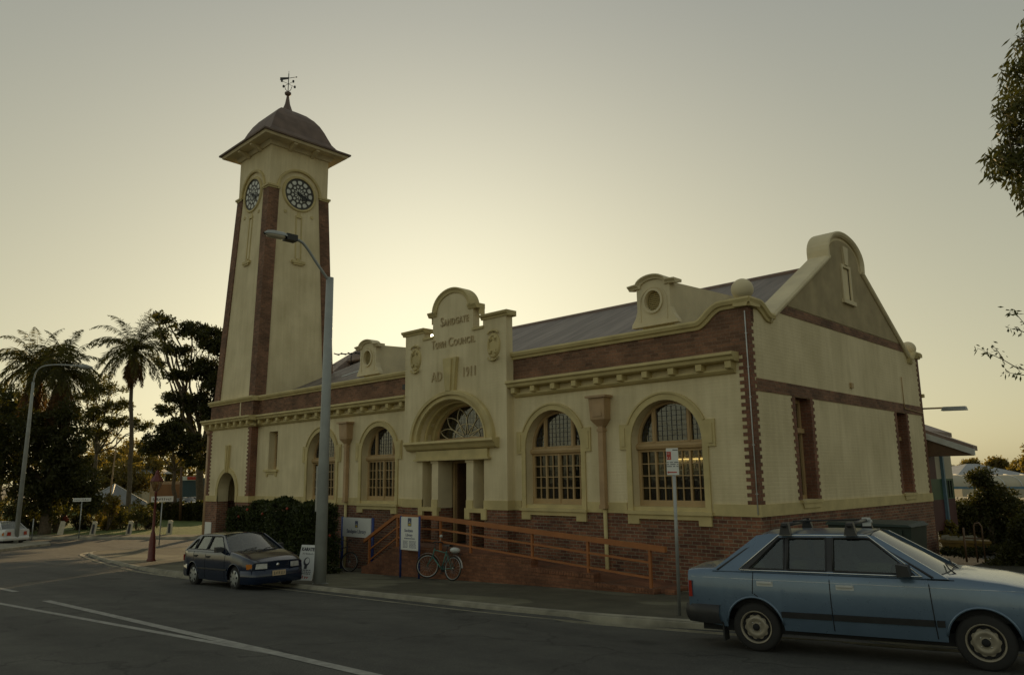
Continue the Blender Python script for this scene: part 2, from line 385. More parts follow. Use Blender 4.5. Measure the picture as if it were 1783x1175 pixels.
M['wood'] = m_plain('stained_timber', (.13, .075, .04), .6)
# ================================================================== TOWN HALL
HALL = thing('town_hall', 'cream and brown brick town hall with arched windows, gabled end and tall clock tower', 'town hall', (-12, 0, g(-12, 0)))
GB = -2.7                                       # how far walls run below the plinth line (z = 0)
BC = -10.22                                     # centre of the entrance bay
def yz(mb, x=0.0): mb.v = [(x-y, a, z) for a, y, z in mb.v]; return mb   # facade drawing -> the side wall (outer face at x)
def front(mb, y): mb.v = [(a, b+y, c) for a, b, c in mb.v]; return mb
WIN = {'a': (-2.42, 1.045), 'b': (-6.2, 1.05), 'c': (-14.6, 1.045), 'd': (-18.4, 1.045)}
ZS, ZB = 1.78, .08
def hole(cx, hw): return arched(cx, hw, ZB, ZS)
SLIT = rect(-22.7, -21.95, 1.4, 3.02)
wall = MB()
wall = join(front(flat([rect(-7.75, -.42, 0, 3.79), hole(*WIN['a']), hole(*WIN['b'])], .42), 0),
            front(flat([rect(-23.75, -12.7, 0, 3.79), hole(*WIN['c']), hole(*WIN['d']), SLIT], .42), 0))
wall.box(-28.0, -27.6, 4.2, 12.3, 0, 3.79); wall.box(-28, -.42, 11.88, 12.3, 0, 4.4)
build_each(wall, 'wall', M['cream'], HALL)
# brick base
b = MB()
b.box(-7.75, 0, -.012, .42, GB, 0); b.box(-23.75, -12.7, -.012, .42, GB, 0); b.box(-.42, .012, .42, 12.3, GB, 0); b.box(-28, -.42, 11.88, 12.3, GB, 0)
b.box(-28, -27.6, 4.2, 11.88, GB, 0)
build_each(b, 'brick_base', M['base'], HALL)
# frieze (brick parapet between cornice and coping)
b = MB(); b.box(-7.75, -1.35, 0, .42, 3.79, 4.5); b.box(-1.35, -.43, 0, .42, 3.79, 4.5); b.box(-.43, -.0, -.003, .0, 3.79, 4.5); b.box(-23.75, -12.7, 0, .42, 3.79, 4.5)
b.prism([(-1.35, 4.5), (0, 4.5), (0, 4.88), (-.66, 4.88), (-.86, 4.78), (-1.02, 4.6)], 'y', -.004, .3)
build_each(b, 'frieze', M['frieze'], HALL)
# plinth band, broken by the windows
b = MB()
def band(x0, x1): b.box(x0, x1, -.03, .05, 0, .27)
for x0, x1 in ((-7.75, -7.46), (-4.97, -3.67), (-1.17, .03), (-23.75, -19.63), (-17.17, -15.83), (-13.37, -12.7)): band(x0, x1)
b.box(.0, .03, .05, 12.33, 0, .27)
build_each(b, 'plinth_band', M['trim'], HALL)
# cornice with brackets
def cornice(x0, x1, y, first, step, caps=(1, 1)):
    c = MB()
    c.prism([(y, 3.80), (y-.36, 3.78), (y-.37, 3.71), (y-.31, 3.67), (y-.29, 3.60), (y-.24, 3.57), (y, 3.56)], 'x', x0, x1)
    c.prism([(y, 3.43), (y-.13, 3.415), (y-.13, 3.37), (y-.07, 3.31), (y, 3.29)], 'x', x0+.1*caps[0], x1-.1*caps[1])
    x = first
    while x < x1-.08:
        c.prism([(y, 3.57), (y-.25, 3.57), (y-.25, 3.42), (y-.22, 3.40), (y, 3.39)], 'x', x, x+.16); x += step
    return c
cornice(-7.75, -.28, 0, -7.62, .787).build('cornice', M['trim'], HALL)
cornice(-23.75, -12.7, 0, -23.35, .787, (0, 0)).build('cornice', M['trim'], HALL)
# copings
CPF = [(-.02, .0), (-.02, .05), (.05, .07), (.07, .12), (.15, .15), (.2, .13), (.2, -.44), (0, -.44)]
def coping(path, y=0, prof=CPF): return MB().sweep(path, prof, 0, 'xz', y)
def scurve(x0, z0, x1, z1, n=10): return [(x0+(x1-x0)*i/n, z0+(z1-z0)*(.5-.5*math.cos(PI*i/n))) for i in range(n+1)]
c = coping([(-7.75, 4.48)]+scurve(-1.35, 4.48, -.62, 4.87)+[(.12, 4.87)])
c.build('coping', M['trim'], HALL)
coping([(-23.75, 4.48), (-12.7, 4.48)]).build('coping', M['trim'], HALL)
# corner coping turning along the side
c = MB().sweep([(-.12, 4.87)]+scurve(.42, 4.87, 1.02, 4.62)+[(1.2, 4.62)], [(-.02, 0), (-.02, .05), (.05, .07), (.07, .12), (.15, .15), (.2, .13), (.2, -.3), (0, -.3)], 0, 'yz', 0)
c.build('coping', M['trim'], HALL)
# ---------------------------------------------------------------- side wall with gable
GA = 6.3
side_out = [(0, 0), (12.3, 0), (12.3, 4.87), (11.8, 4.87), (11.45, 4.66), (7.55, 7.02), (7.55, 7.3)]+arc(GA+.02, 7.3, 1.2, .62, 0, 180, 18)[1:-1]+[(5.1, 7.3), (5.1, 7.02), (1.15, 4.66), (.8, 4.8), (0.42, 4.87), (0, 4.87)]
SW = [(2.2, 3.1), (9.58, 10.48)]
yz(flat([side_out]+[rect(a, b_, .32, 2.86) for a, b_ in SW], .42)).build('side_wall', M['cream'], HALL)
# rough-cast panel of the gable
pan = [(2.02, 5.19), (10.58, 5.19), (7.4, 7.1), (7.4, 7.3)]+arc(GA+.02, 7.3, 1.06, .5, 0, 180, 14)[1:-1]+[(5.24, 7.3), (5.24, 7.1)]
GS = rect(6.06, 6.56, 5.98, 6.98)
yz(flat([pan, GS], .03), .022).build('roughcast_panel', M['rough'], HALL)
b = MB(); b.prism([(1.62, 4.94), (10.98, 4.94), (10.6, 5.17), (2.0, 5.17)], 'x', -.02, .016); b.build('brick_band', M['frieze'], HALL)
b = MB(); b.box(-.02, .016, .22, 12.3, 2.87, 3.17); b.build('brick_band', M['frieze'], HALL)
# raking copings and the rounded head of the gable
GP = [(0, -.46), (0, .06), (.04, .1), (.10, .12), (.16, .08), (.18, -.46)]
MB().sweep([(1.08, 4.60), (5.14, 7.02), (5.14, 7.3)][:2], [(o, p) for o, p in GP], 0, 'yz', 0).build('gable_coping', M['creamsmooth'], HALL)
MB().sweep([(7.5, 7.02), (11.52, 4.58)], [(o, p) for o, p in GP], 0, 'yz', 0).build('gable_coping', M['creamsmooth'], HALL)
MB().sweep([(5.1, 7.0), (5.08, 7.28)]+arc(GA+.02, 7.28, 1.24, .64, 0, 180, 20)[::-1]+[(7.56, 7.28), (7.54, 7.0)], [(-.02, -.52), (-.02, .05), (.03, .1), (.1, .13), (.14, .1), (.14, -.52)], 0, 'yz', 0).build('gable_head', M['creamsmooth'], HALL)
b = MB(); b.prism([(5.0, 6.8), (7.6, 6.8), (7.5, 7.3)]+[(p, q) for p, q in arc(GA+.02, 7.3, 1.2, .6, 0, 180, 12)][1:-1]+[(5.1, 7.3)], 'x', -.52, -.4); b.build('gable_back', M['creamsmooth'], HALL)
# slit vent of the gable
b = MB()
for q in (rect(5.96, 6.06, 5.98, 7.06), rect(6.56, 6.66, 5.98, 7.06), rect(6.06, 6.56, 6.98, 7.06)): b.prism(q, 'x', .0, .06)
b.box(.0, .11, 5.86, 6.76, 5.86, 5.98); b.prism([(6.2, 7.06), (6.42, 7.06), (6.5, 7.62), (6.12, 7.62)], 'x', 0, .09)
v = b.build('gable_vent', M['creamsmooth'], HALL)
b = MB(); b.box(-.3, -.02, 6.06, 6.56, 5.98, 6.98)
b.build('recess', M['tan'], v)
# ball finials
for y in (.22, 12.08):
    b = MB(); b.lathe([(.2, 0), (.2, .04), (.13, .07), (.12, .1)], (-.2, y, 5.03 if y < 1 else 4.9)); b.ball((-.2, y, 5.33 if y < 1 else 5.2), .265, 0, 24); b.build('ball_finial', M['creamsmooth'], HALL)
b = MB(); b.sweep([(11.2, 4.62), (11.45, 4.62)]+scurve(11.5, 4.62, 11.9, 4.86)+[(12.42, 4.86)], [(-.02, 0), (-.02, .05), (.07, .1), (.15, .13), (.2, .1), (.2, -.3), (0, -.3)], 0, 'yz', 0); b.build('coping', M['trim'], HALL)
b = MB(); b.box(-.1, .12, 12.2, 12.5, 4.9, 5.02); b.box(-.05, .08, 12.3, 12.42, 3.5, 3.62); build_each(b, 'coping_end', M['trim'], HALL)
# toothed brick corners
def teeth(edge, inner, d, z0, z1, step=.172, a=.2, c=.31):     # polygon of a toothed strip; grows from edge in direction d
    pts = [(edge, z0)]; z = z0; k = 0; right = []
    while z < z1-.01:
        w = c if k % 2 == 0 else a; ze = min(z+step/2, z1)
        right += [(edge+d*w, z), (edge+d*w, ze)]; z = ze; k += 1
    return pts+right+[(edge, z1)]
b = MB(); b.prism(teeth(0.012, 0, -1, .27, 3.79), 'y', -.014, .02); b.prism(teeth(-.009, 0, 1, .27, 4.86, a=.14, c=.23), 'x', -.02, .014)
b.prism(teeth(12.314, 0, -1, .27, 4.85, a=.14, c=.23), 'x', -.02, .014)
build_each(b, 'brick_quoins', M['quoin'], HALL)
b = MB(); b.tube([(-.05, -.04, 4.75), (-.05, -.04, .05)], .014)
for z in (.5, 1.6, 2.7, 3.4, 4.2): b.box(-.075, -.025, -.05, -.01, z, z+.02)
b.build('conduit', M['ltgrey'], HALL)
b = MB(); b.tube([(.03, 10.35, 4.05), (.03, 10.35, 3.02), (.03, 12.2, 2.95)], .016); b.box(.0, .06, 5.9, 6.06, 3.35, 3.5); build_each(b, 'conduit', M['tan'], HALL)
# ---------------------------------------------------------------- side windows (sashes in brick reveals)
for a, b_ in SW:
    t = MB()
    t.prism(teeth(a, 0, -1, .32, 2.87, a=.14, c=.22), 'x', -.02, .014); t.prism(teeth(b_, 0, 1, .32, 2.87, a=.14, c=.22), 'x', -.02, .014)
    for q in ((a, a+.006), (b_-.006, b_)): t.box(-.41, .0, q[0], q[1], .32, 2.86)
    t.box(-.41, 0, a, b_, 2.853, 2.86)
    f = yz(flat([rect(a+.006, b_-.006, .32, 2.85), rect(a+.1, b_-.1, .42, 1.95), rect(a+.1, b_-.1, 2.12, 2.75)], .09), -.27)
    f.box(-.30, -.2, a+.02, b_-.02, 1.98, 2.1)
    w = f.build('side_window', M['tan'], HALL)
    t.build('brick_surround', M['quoin'], w)
    s = MB(); s.box(-.25, .09, a-.14, b_+.14, .24, .315); s.prism([(a-.08, .24), (b_+.08, .24), (b_+.03, .12), (a-.03, .12)], 'x', .03, .065); s.build('sill', M['trim'], w)
    s = MB(); s.box(-.325, -.315, a+.05, b_-.05, .36, 2.8); s.build('pane', M['glass'], w)
# ---------------------------------------------------------------- arched front windows
def lights(cx, r):                                   # openings in the timber frame
    H = [rect(cx+u, cx+v, .33, 1.55) for u, v in ((-.955, -.53), (-.475, -.055), (.055, .475), (.53, .955))]
    def up(u, v, n=10): return [(cx+u, 1.81), (cx+v, 1.81)]+[(cx+x, ZS+math.sqrt(max(0, r*r-x*x))) for x in np.linspace(v, u, n)]
    return H, [up(-.46, .46)]+[[(cx+s*.58, 1.81), (cx+s*.945, 1.81)]+[(cx+s*x, ZS+math.sqrt(max(0, r*r-x*x))) for x in np.linspace(.95, .58, 8)] for s in (-1, 1)]
def arched_window(cx, hw, lit=False):
    lo, hi = lights(cx, .965)
    fr = front(flat([arched(cx, hw-.004, ZB+.1, ZS)]+lo+hi, .08), .27)
    fr.prism([(.27, 1.60), (.19, 1.62), (.17, 1.69), (.2, 1.74), (.27, 1.78)], 'x', cx-hw+.004, cx+hw-.004)
    fr.box(cx-.035, cx+.035, .245, .27, .2, 1.6)
    for s in (-.52, .52): fr.box(cx+s-.028, cx+s+.028, .25, .27, 1.78, 2.57)
    for h in lo:
        x0, x1 = h[0][0], h[1][0]; xm = (x0+x1)/2
        fr.box(xm-.012, xm+.012, .285, .32, .33, 1.55)
        for k in (1, 2, 3): z = .33+1.22*k/4; fr.box(x0, x1, .287, .318, z-.012, z+.012)
    w = fr.build('arched_window', M['tan'], HALL)
    p = MB(); p.box(cx-.985, cx+.985, .325, .333, .3, 1.6); p.build('pane', M['glass'], w)
    p = front(flat([arched(cx, .985, 1.79, ZS)], .006), .33); p.build('leaded_pane', M['leadglass'], w)
    l = MB()
    for x in np.arange(-.88, .9, .145): l.box(cx+x-.005, cx+x+.005, .318, .329, 1.83, ZS+math.sqrt(max(0, .93**2-x*x)))
    for z in np.arange(1.95, 2.7, .125):
        h = math.sqrt(max(.01, .93**2-(z-ZS)**2)); l.box(cx-h, cx+h, .319, .328, z-.005, z+.005)
    l.build('leading', M['ink'], w)
    # hood moulding with ears
    o = 1.235; hd = [(cx-1.2, ZB), (cx-1.2, 1.62), (cx-1.4, 1.62), (cx-1.4, 2.27), (cx-1.13, 2.27)]
    a0 = math.degrees(math.atan2(2.27-ZS, 1.13))
    hd += arc(cx, ZS, o, o, 180-a0, a0, 22)+[(cx+1.13, 2.27), (cx+1.4, 2.27), (cx+1.4, 1.62), (cx+1.2, 1.62), (cx+1.2, ZB), (cx+hw, ZB)]
    hd += arc(cx, ZS, hw, hw, 0, 180, 24)+[(cx-hw, ZB)]
    m = front(flat([hd], .055), -.045)
    m.sweep(arc(cx, ZS, o-.03, o-.03, 180-a0, a0, 22), [(0, 0), (0, .075), (.045, .075), (.045, 0)], 0, 'xz', 0)
    for s in (-1, 1): m.box(min(cx+s*1.22, cx+s*1.34), max(cx+s*1.22, cx+s*1.34), -.065, -.04, 1.70, 2.18)
    m.build('hood_moulding', M['trim'], w)
    s = MB(); s.box(cx-1.25, cx+1.25, -.12, .27, ZB-.085, ZB); s.box(cx-1.2, cx+1.2, -.07, .0, -.12, ZB-.085)
    for q in (-1, 1): s.box(min(cx+q*1.2, cx+q*.86), max(cx+q*1.2, cx+q*.86), -.07, .0, -.25, -.12)
    s.box(cx-hw, cx+hw, .0, .35, ZB, ZB+.1)
    s.build('sill', M['trim'], w)
    return w
for k, (cx, hw) in WIN.items(): arched_window(cx, hw)
# slit window of the left wing
f = front(flat([rect(-22.7, -21.95, 1.4, 3.02), rect(-22.6, -22.05, 1.5, 2.92)], .07), .3)
w = f.build('slit_window', M['tan'], HALL); MB().box(-22.66, -22, .34, .35, 1.45, 2.98).build('pane', M['glass'], w)
s = MB(); s.box(-22.95, -21.78, -.1, .3, 1.3, 1.395); s.box(-22.8, -21.9, -.05, 0, 1.2, 1.3)
for q in (-22.8, -22.02): s.box(q, q+.12, -.05, 0, 1.1, 1.2)
s.build('sill', M['trim'], w)
# ---------------------------------------------------------------- entrance bay
Y0 = -.3
AX, AZ, SPR = 1.62, 1.30, 2.12
lower = [(BC-2.48, 0), (BC-1.48, 0), (BC-1.48, 1.5), (BC+1.48, 1.5), (BC+1.48, 0), (BC+2.48, 0), (BC+2.48, 4.5), (BC-2.48, 4.5)]
front(flat([lower, [(BC-AX, SPR), (BC+AX, SPR)]+arc(BC, SPR, AX, AZ, 0, 180, 26)[1:-1]], .72), Y0).build('entrance_bay_wall', M['cream'], HALL)
up = [(BC-2.48, 4.5), (BC+2.48, 4.5), (BC+2.48, 5.84), (BC+1.46, 5.84), (BC+1.46, 5.62), (BC+1.0, 5.62), (BC+1.0, 6.36), (BC+.86, 6.40)]
up += arc(BC, 6.40, .86, .64, 0, 180, 20)[1:]+[(BC-1.0, 6.36), (BC-1.0, 5.62), (BC-1.46, 5.62), (BC-1.46, 5.84), (BC-2.48, 5.84)]
front(flat([up], .28), Y0).build('entrance_parapet', M['cream'], HALL)
BP = [(-.03, 0), (-.03, .03), (.03, .05), (.06, .11), (.12, .13), (.14, .1), (.14, -.34), (-.03, -.34), (-.03, -.28), (0, -.28)]
cp = MB()
cp.sweep([(BC+1.40, 5.84), (BC+2.6, 5.84)], BP, 0, 'xz', Y0); cp.sweep([(BC-2.6, 5.84), (BC-1.40, 5.84)], BP, 0, 'xz', Y0)
build_each(cp, 'parapet_coping', M['trim'], HALL)
cp = MB()
cp.sweep(arc(BC, 6.40, .86, .64, 0, 180, 22)[::-1], [(-.08, 0), (-.08, .04), (0, .06), (.05, .1), (.09, .1), (.09, -.34), (0, -.34)], 0, 'xz', Y0)
for s in (-1, 1):
    cp.sweep([(BC+.80, 6.34), (BC+1.2, 6.34)] if s > 0 else [(BC-1.2, 6.34), (BC-.80, 6.34)], [(-.06, 0), (-.06, .03), (0, .06), (.06, .1), (.1, .1), (.1, -.34), (-.06, -.34)], 0, 'xz', Y0)
    x = BC+s*1.15; cp.box(min(x, x+s*.05), max(x, x+s*.05), Y0+.11, Y0+.33, 6.08, 6.275)
    cp.box(min(BC+s*.98, BC+s*1.5), max(BC+s*.98, BC+s*1.5), Y0-.05, Y0-.002, 5.56, 5.64)
cp.build('parapet_head', M['trim'], HALL)
# base of the bay, plinth
b = MB(); b.box(BC-2.48, BC-1.48, Y0-.012, .42, GB, 0); b.box(BC+1.48, BC+2.48, Y0-.012, .42, GB, 0)
for s in (-1, 1): b.box(BC+s*.84-.17, BC+s*.84+.17, Y0-.012, .3, GB, 0)
build_each(b, 'entrance_brick_base', M['base'], HALL)
b = MB()
for s in (-1, 1):
    x0, x1 = sorted((BC+s*1.48, BC+s*2.51)); b.box(x0, x1, Y0-.03, Y0+.03, .0, .27)
    x0, x1 = sorted((BC+s*.66, BC+s*1.62)); b.box(x0, x1, Y0-.07, Y0+.1, -.1, .03)
    for q in (.66, 1.4): x0, x1 = sorted((BC+s*q, BC+s*(q+.22))); b.box(x0, x1, Y0-.07, Y0+.02, -.3, -.1)
    x0, x1 = sorted((BC+s*.69, BC+s*.99)); b.box(x0, x1, Y0-.03, Y0+.04, .03, .27)
b.box(BC+2.48, BC+2.51, Y0+.03, 0, 0, .27)
build_each(b, 'entrance_plinth', M['trim'], HALL)
b = MB()
for s in (-1, 1): b.box(BC+s*.84-.16, BC+s*.84+.16, Y0, .3, 0, 1.5); b.box(BC+s*.84-.19, BC+s*.84+.19, Y0-.03, .3, 1.42, 1.5)
build_each(b, 'entrance_pier', M['creamsmooth'], HALL)
# entablature
b = MB()
b.prism([(Y0, 2.14), (Y0-.3, 2.12), (Y0-.32, 2.05), (Y0-.24, 1.98), (Y0-.18, 1.88), (Y0-.13, 1.84), (Y0, 1.82)], 'x', BC-2.16, BC+2.16)
b.box(BC-1.72, BC+1.72, Y0-.1, Y0, 1.56, 1.82); b.box(BC-1.8, BC+1.8, Y0-.14, Y0, 1.5, 1.56)
b.build('entablature', M['trim'], HALL)
# big arch moulding
ring = [(BC-2.0, SPR+.02)]+arc(BC, SPR, 2.0, 1.58, 180, 0, 34)+[(BC+2.0, SPR+.02), (BC+AX, SPR+.02)]+arc(BC, SPR, AX, AZ, 0, 180, 30)
mo = front(flat([ring], .14), Y0-.12)
mo.sweep(arc(BC, SPR, 1.86, 1.46, 180, 0, 34), [(0, .1), (0, .19), (.11, .19), (.14, .14), (.14, .1)], 0, 'xz', Y0)
mo.sweep(arc(BC, SPR, AX+.02, AZ+.02, 180, 0, 34), [(0, .1), (0, .15), (.06, .15), (.06, .1)], 0, 'xz', Y0)
mo.sweep(arc(BC, SPR, AX-.09, AZ-.08, 180, 0, 34), [(0, -.25), (0, -.17), (.085, -.17), (.085, -.25)], 0, 'xz', Y0)
mo.sweep(arc(BC, SPR, AX-.16, AZ-.14, 180, 0, 34), [(0, -.6), (0, -.46), (.15, -.46), (.15, -.6)], 0, 'xz', Y0)
for s in range(9):                                   # coffers in the soffit of the arch
    a0, a1 = 12+s*18, 12+s*18+12
    mo.sweep(arc(BC, SPR, AX-.03, AZ-.025, a1, a0, 4), [(0, -.42), (0, -.3), (.025, -.3), (.025, -.42)], 0, 'xz', Y0)
mo.build('arch_moulding', M['trim'], HALL)
b = MB(); b.prism([(BC-.2, 3.68), (BC+.2, 3.68), (BC+.33, 4.78), (BC-.33, 4.78)], 'y', Y0-.14, Y0); b.prism([(BC-.1, 3.7), (BC+.1, 3.7), (BC+.16, 4.74), (BC-.16, 4.74)], 'y', Y0-.2, Y0-.14)
b.build('keystone', M['trim'], HALL)
# fanlight
FY_ = .30
rf = [(BC-AX+.004, SPR+.004), (BC+AX-.004, SPR+.004)]+arc(BC, SPR, AX-.004, AZ-.004, 0, 180, 30)[1:-1]
hi_ = [(BC-1.38, SPR+.1), (BC+1.38, SPR+.1)]+arc(BC, SPR+.1, 1.38, 1.02, 0, 180, 28)[1:-1]
fw = front(flat([rf, hi_], .08), FY_)
fw.prism([(FY_, SPR+.02), (FY_-.1, SPR+.03), (FY_-.08, SPR+.1), (FY_, SPR+.12)], 'x', BC-1.5, BC+1.5)
fl = fw.build('fanlight', M['tan'], HALL)
front(flat([[(BC-1.42, SPR+.06), (BC+1.42, SPR+.06)]+arc(BC, SPR+.06, 1.42, 1.08, 0, 180, 24)[1:-1]], .008), FY_+.05).build('leaded_pane', M['leadglass'], fl)
tr = MB(); z0 = SPR+.1
for k in range(6):                                   # leaf-shaped tracery
    a = 15+k*30
    for s in (-1, 1):
        pts = []
        for i in range(9):
            u = i/8; aa = R(a+s*15*math.sin(PI*min(1, u*1.0))*1.0); rr = .12+.88*u
            pts.append((BC+1.36*rr*math.cos(aa), FY_+.035, z0+1.0*rr*math.sin(aa)))
        tr.tube(pts, .014, 0, 6)
tr.tube([(x, FY_+.035, z) for x, z in arc(BC, z0, .62, .46, 0, 180, 18)], .013, 0, 6)
tr.build('tracery', M['creamsmooth'], fl)
ld = MB()
for k in range(-9, 10):
    x = k*.145; ld.box(BC+x-.003, BC+x+.003, FY_+.046, FY_+.05, z0, z0+1.0*math.sqrt(max(.01, 1-(x/1.38)**2)))
for k in range(1, 8):
    h = 1.38*math.sqrt(max(.02, 1-(k*.125)**2)); ld.box(BC-h, BC+h, FY_+.046, FY_+.05, z0+k*.125-.003, z0+k*.125+.003)
ld.build('leading', M['ink'], fl)
# recess behind the piers, and the doors
b = MB()
b.box(BC-1.48, BC-.66, .42, .5, 0, 1.5); b.box(BC+.66, BC+1.48, .42, .5, 0, 1.5); b.box(BC-1.48, BC+1.48, -.1, .5, 1.5, 1.56)
build_each(b, 'porch_lining', M['creamsmooth'], HALL)
b = MB(); b.box(BC-1.48, BC-.66, .42, .5, GB, 0); b.box(BC+.66, BC+1.48, .42, .5, GB, 0); build_each(b, 'porch_brick', M['base'], HALL)
dr = front(flat([rect(BC-.68, BC+.68, -1.1, 1.5), rect(BC-.6, BC+.6, -1.1, 1.42)], .1), .34)
d = dr.build('door_frame', M['tan'], HALL)
lf = front(flat([rect(BC+.04, BC+.6, -1.08, 1.42), rect(BC+.13, BC+.51, -.2, 1.3)], .05), .44); lf.box(BC+.13, BC+.51, .45, .48, -1.0, -.3)
l = lf.build('door', M['wood'], d)
MB().box(BC+.13, BC+.51, .46, .466, -.2, 1.3).build('pane', M['glass'], HALL).parent = l
lf = MB(); lf.box(BC-.6, BC-.55, .44, .98, -1.08, 1.42); lf.build('door', M['wood'], d)
# inscription and shields
def ins(rows, z, x0, gap, y=Y0):
    out = MB(); x = x0
    for s, big in rows:
        if s == ' ': x += gap; continue
        t = text(s, big, .03, .004, 1.12); w_ = max(v[0] for v in t.v); x_ = x-min(v[0] for v in t.v)
        out = join(out, move(t, x_, y-.03, z)); x = x_+w_+.035
    return out
for rows_, z_, x_ in (([('S', .44), ('ANDGATE', .30)], 5.90, (-10.80, -9.42)), ([('T', .42), ('OWN', .29)], 5.19, (-11.25, -10.54)), ([('C', .42), ('OUNCIL', .29)], 5.19, (-10.40, -9.12)), ([('AD', .44)], 4.1, (-11.26, -10.72)), ([('1911', .44)], 4.12, (-9.66, -9.1))):
    q_ = ins(rows_, z_, 0, .13); w0, w1 = min(v_[0] for v_ in q_.v), max(v_[0] for v_ in q_.v); k_ = (x_[1]-x_[0])/(w1-w0)
    move(q_, x_[0]-w0*k_, sx=k_).build('inscription', M['letter'], HALL)
for x in (-12.11, -8.27):
    s = MB(); z = 4.95
    s.sweep(arc(x, z, .22, .33, 360, 0, 26)[:-1], [(-.03, 0), (-.03, .06), (.03, .06), (.06, .03), (.06, 0)], 0, 'xz', Y0, closed=True)
    s.prism(arc(x, z, .2, .3, 0, 360, 24)[:-1], 'y', Y0-.035, Y0)
    for q in (-1, 1):
        s.tube([(x+.2*math.cos(R(a))*1.1, Y0-.06, z+q*(.36+.10*math.sin(R(a)))) for a in range(0, 181, 20)], .03, 0, 6)
        s.ball((x, Y0-.05, z+q*.46), .05, 0, 10)
        for e in (-1, 1): s.ball((x+e*.12, Y0-.06, z+q*.22), .055, 0, 10); s.tube([(x+e*.05, Y0-.05, z+q*.18), (x+e*.15, Y0-.06, z+q*.14)], .02, 0, 6)
    s.build('shield', M['trim'], HALL)
# ---------------------------------------------------------------- rainwater heads
for x in (-4.36, -16.52):
    h = MB(); k = .34
    h.add([(x-k,-.36,3.08),(x+k,-.36,3.08),(x+k,0,3.08),(x-k,0,3.08),(x-k,-.36,3.02),(x+k,-.36,3.02),(x+k,0,3.02),(x-k,0,3.02)], [(0,1,2,3),(4,7,6,5),(0,4,5,1),(1,5,6,2),(3,2,6,7),(0,3,7,4)])
    h.hexa([(x-.24,-.27,2.44),(x+.24,-.27,2.44),(x+.24,0,2.44),(x-.24,0,2.44)], [(x-.26,-.3,3.02),(x+.26,-.3,3.02),(x+.26,0,3.02),(x-.26,0,3.02)])
    h.hexa([(x-.1,-.16,2.26),(x+.1,-.16,2.26),(x+.1,0,2.26),(x-.1,0,2.26)], [(x-.24,-.27,2.44),(x+.24,-.27,2.44),(x+.24,0,2.44),(x-.24,0,2.44)])
    h.box(x-.15, x+.15, -.29, -.28, 2.52, 2.94)
    h = h.build('rainwater_head', M['tanpipe'], HALL)
    p = MB(); p.box(x-.08, x+.08, -.16, -.02, .12, 2.26); p.box(x-.1, x+.1, -.18, 0, 2.12, 2.2); p.box(x-.1, x+.1, -.18, 0, .1, .2); p.build('downpipe', M['tanpipe'], h)
    p = MB(); p.tube([(x+.02, -.08, .14), (x+.05, -.08, GB)], .055, 0, 10); p.build('downpipe', M['trim'], h)
# ---------------------------------------------------------------- roof and dormers
RZ = lambda y: 4.46+(y-.3)*(7.17-4.46)/6.0
r = MB(); r.prism([(.3, 4.38), (.3, 4.46), (6.3, 7.17), (6.3, 7.08)], 'x', -24.2, -.45); r.prism([(6.3, 7.08), (6.3, 7.17), (12.2, 4.46), (12.2, 4.38)], 'x', -27.9, -.45)
rf = r.build('roof', M['roof'], HALL)
MB().tube([(-26.5, 6.3, 7.17), (-.6, 6.3, 7.17)], .09, 0, 8).build('ridge_capping', M['capping'], rf)
b = MB(); b.box(-1.9, -1.55, 2.2, 2.5, RZ(2.3)+.05, RZ(2.3)+.09); b.build('roof_vent', M['galv'], rf)
x0, x1, y0, y1, ap = -31.2, -24.4, 3.2, 13.0, (-27.6, 8.1, 8.4)
c = MB(); c.add([(x0,y0,4.5),(x1,y0,5.4),(x1,y1,4.5),(x0,y1,4.5),ap], [(0,1,4),(1,2,4),(2,3,4),(3,0,4),(3,2,1,0)]); c.build('rear_roof', M['roofy'], HALL)
fl_ = MB(); fl_.hexa([(-21.2,2.6,RZ(2.6)+.02),(-21.05,2.6,RZ(2.6)+.02),(-19.9,3.9,RZ(3.9)+.02),(-20.05,3.9,RZ(3.9)+.02)], [(-21.2,2.6,RZ(2.6)+.05),(-21.05,2.6,RZ(2.6)+.05),(-19.9,3.9,RZ(3.9)+.05),(-20.05,3.9,RZ(3.9)+.05)]); fl_.build('roof_flashing', M['ltgrey'], rf)
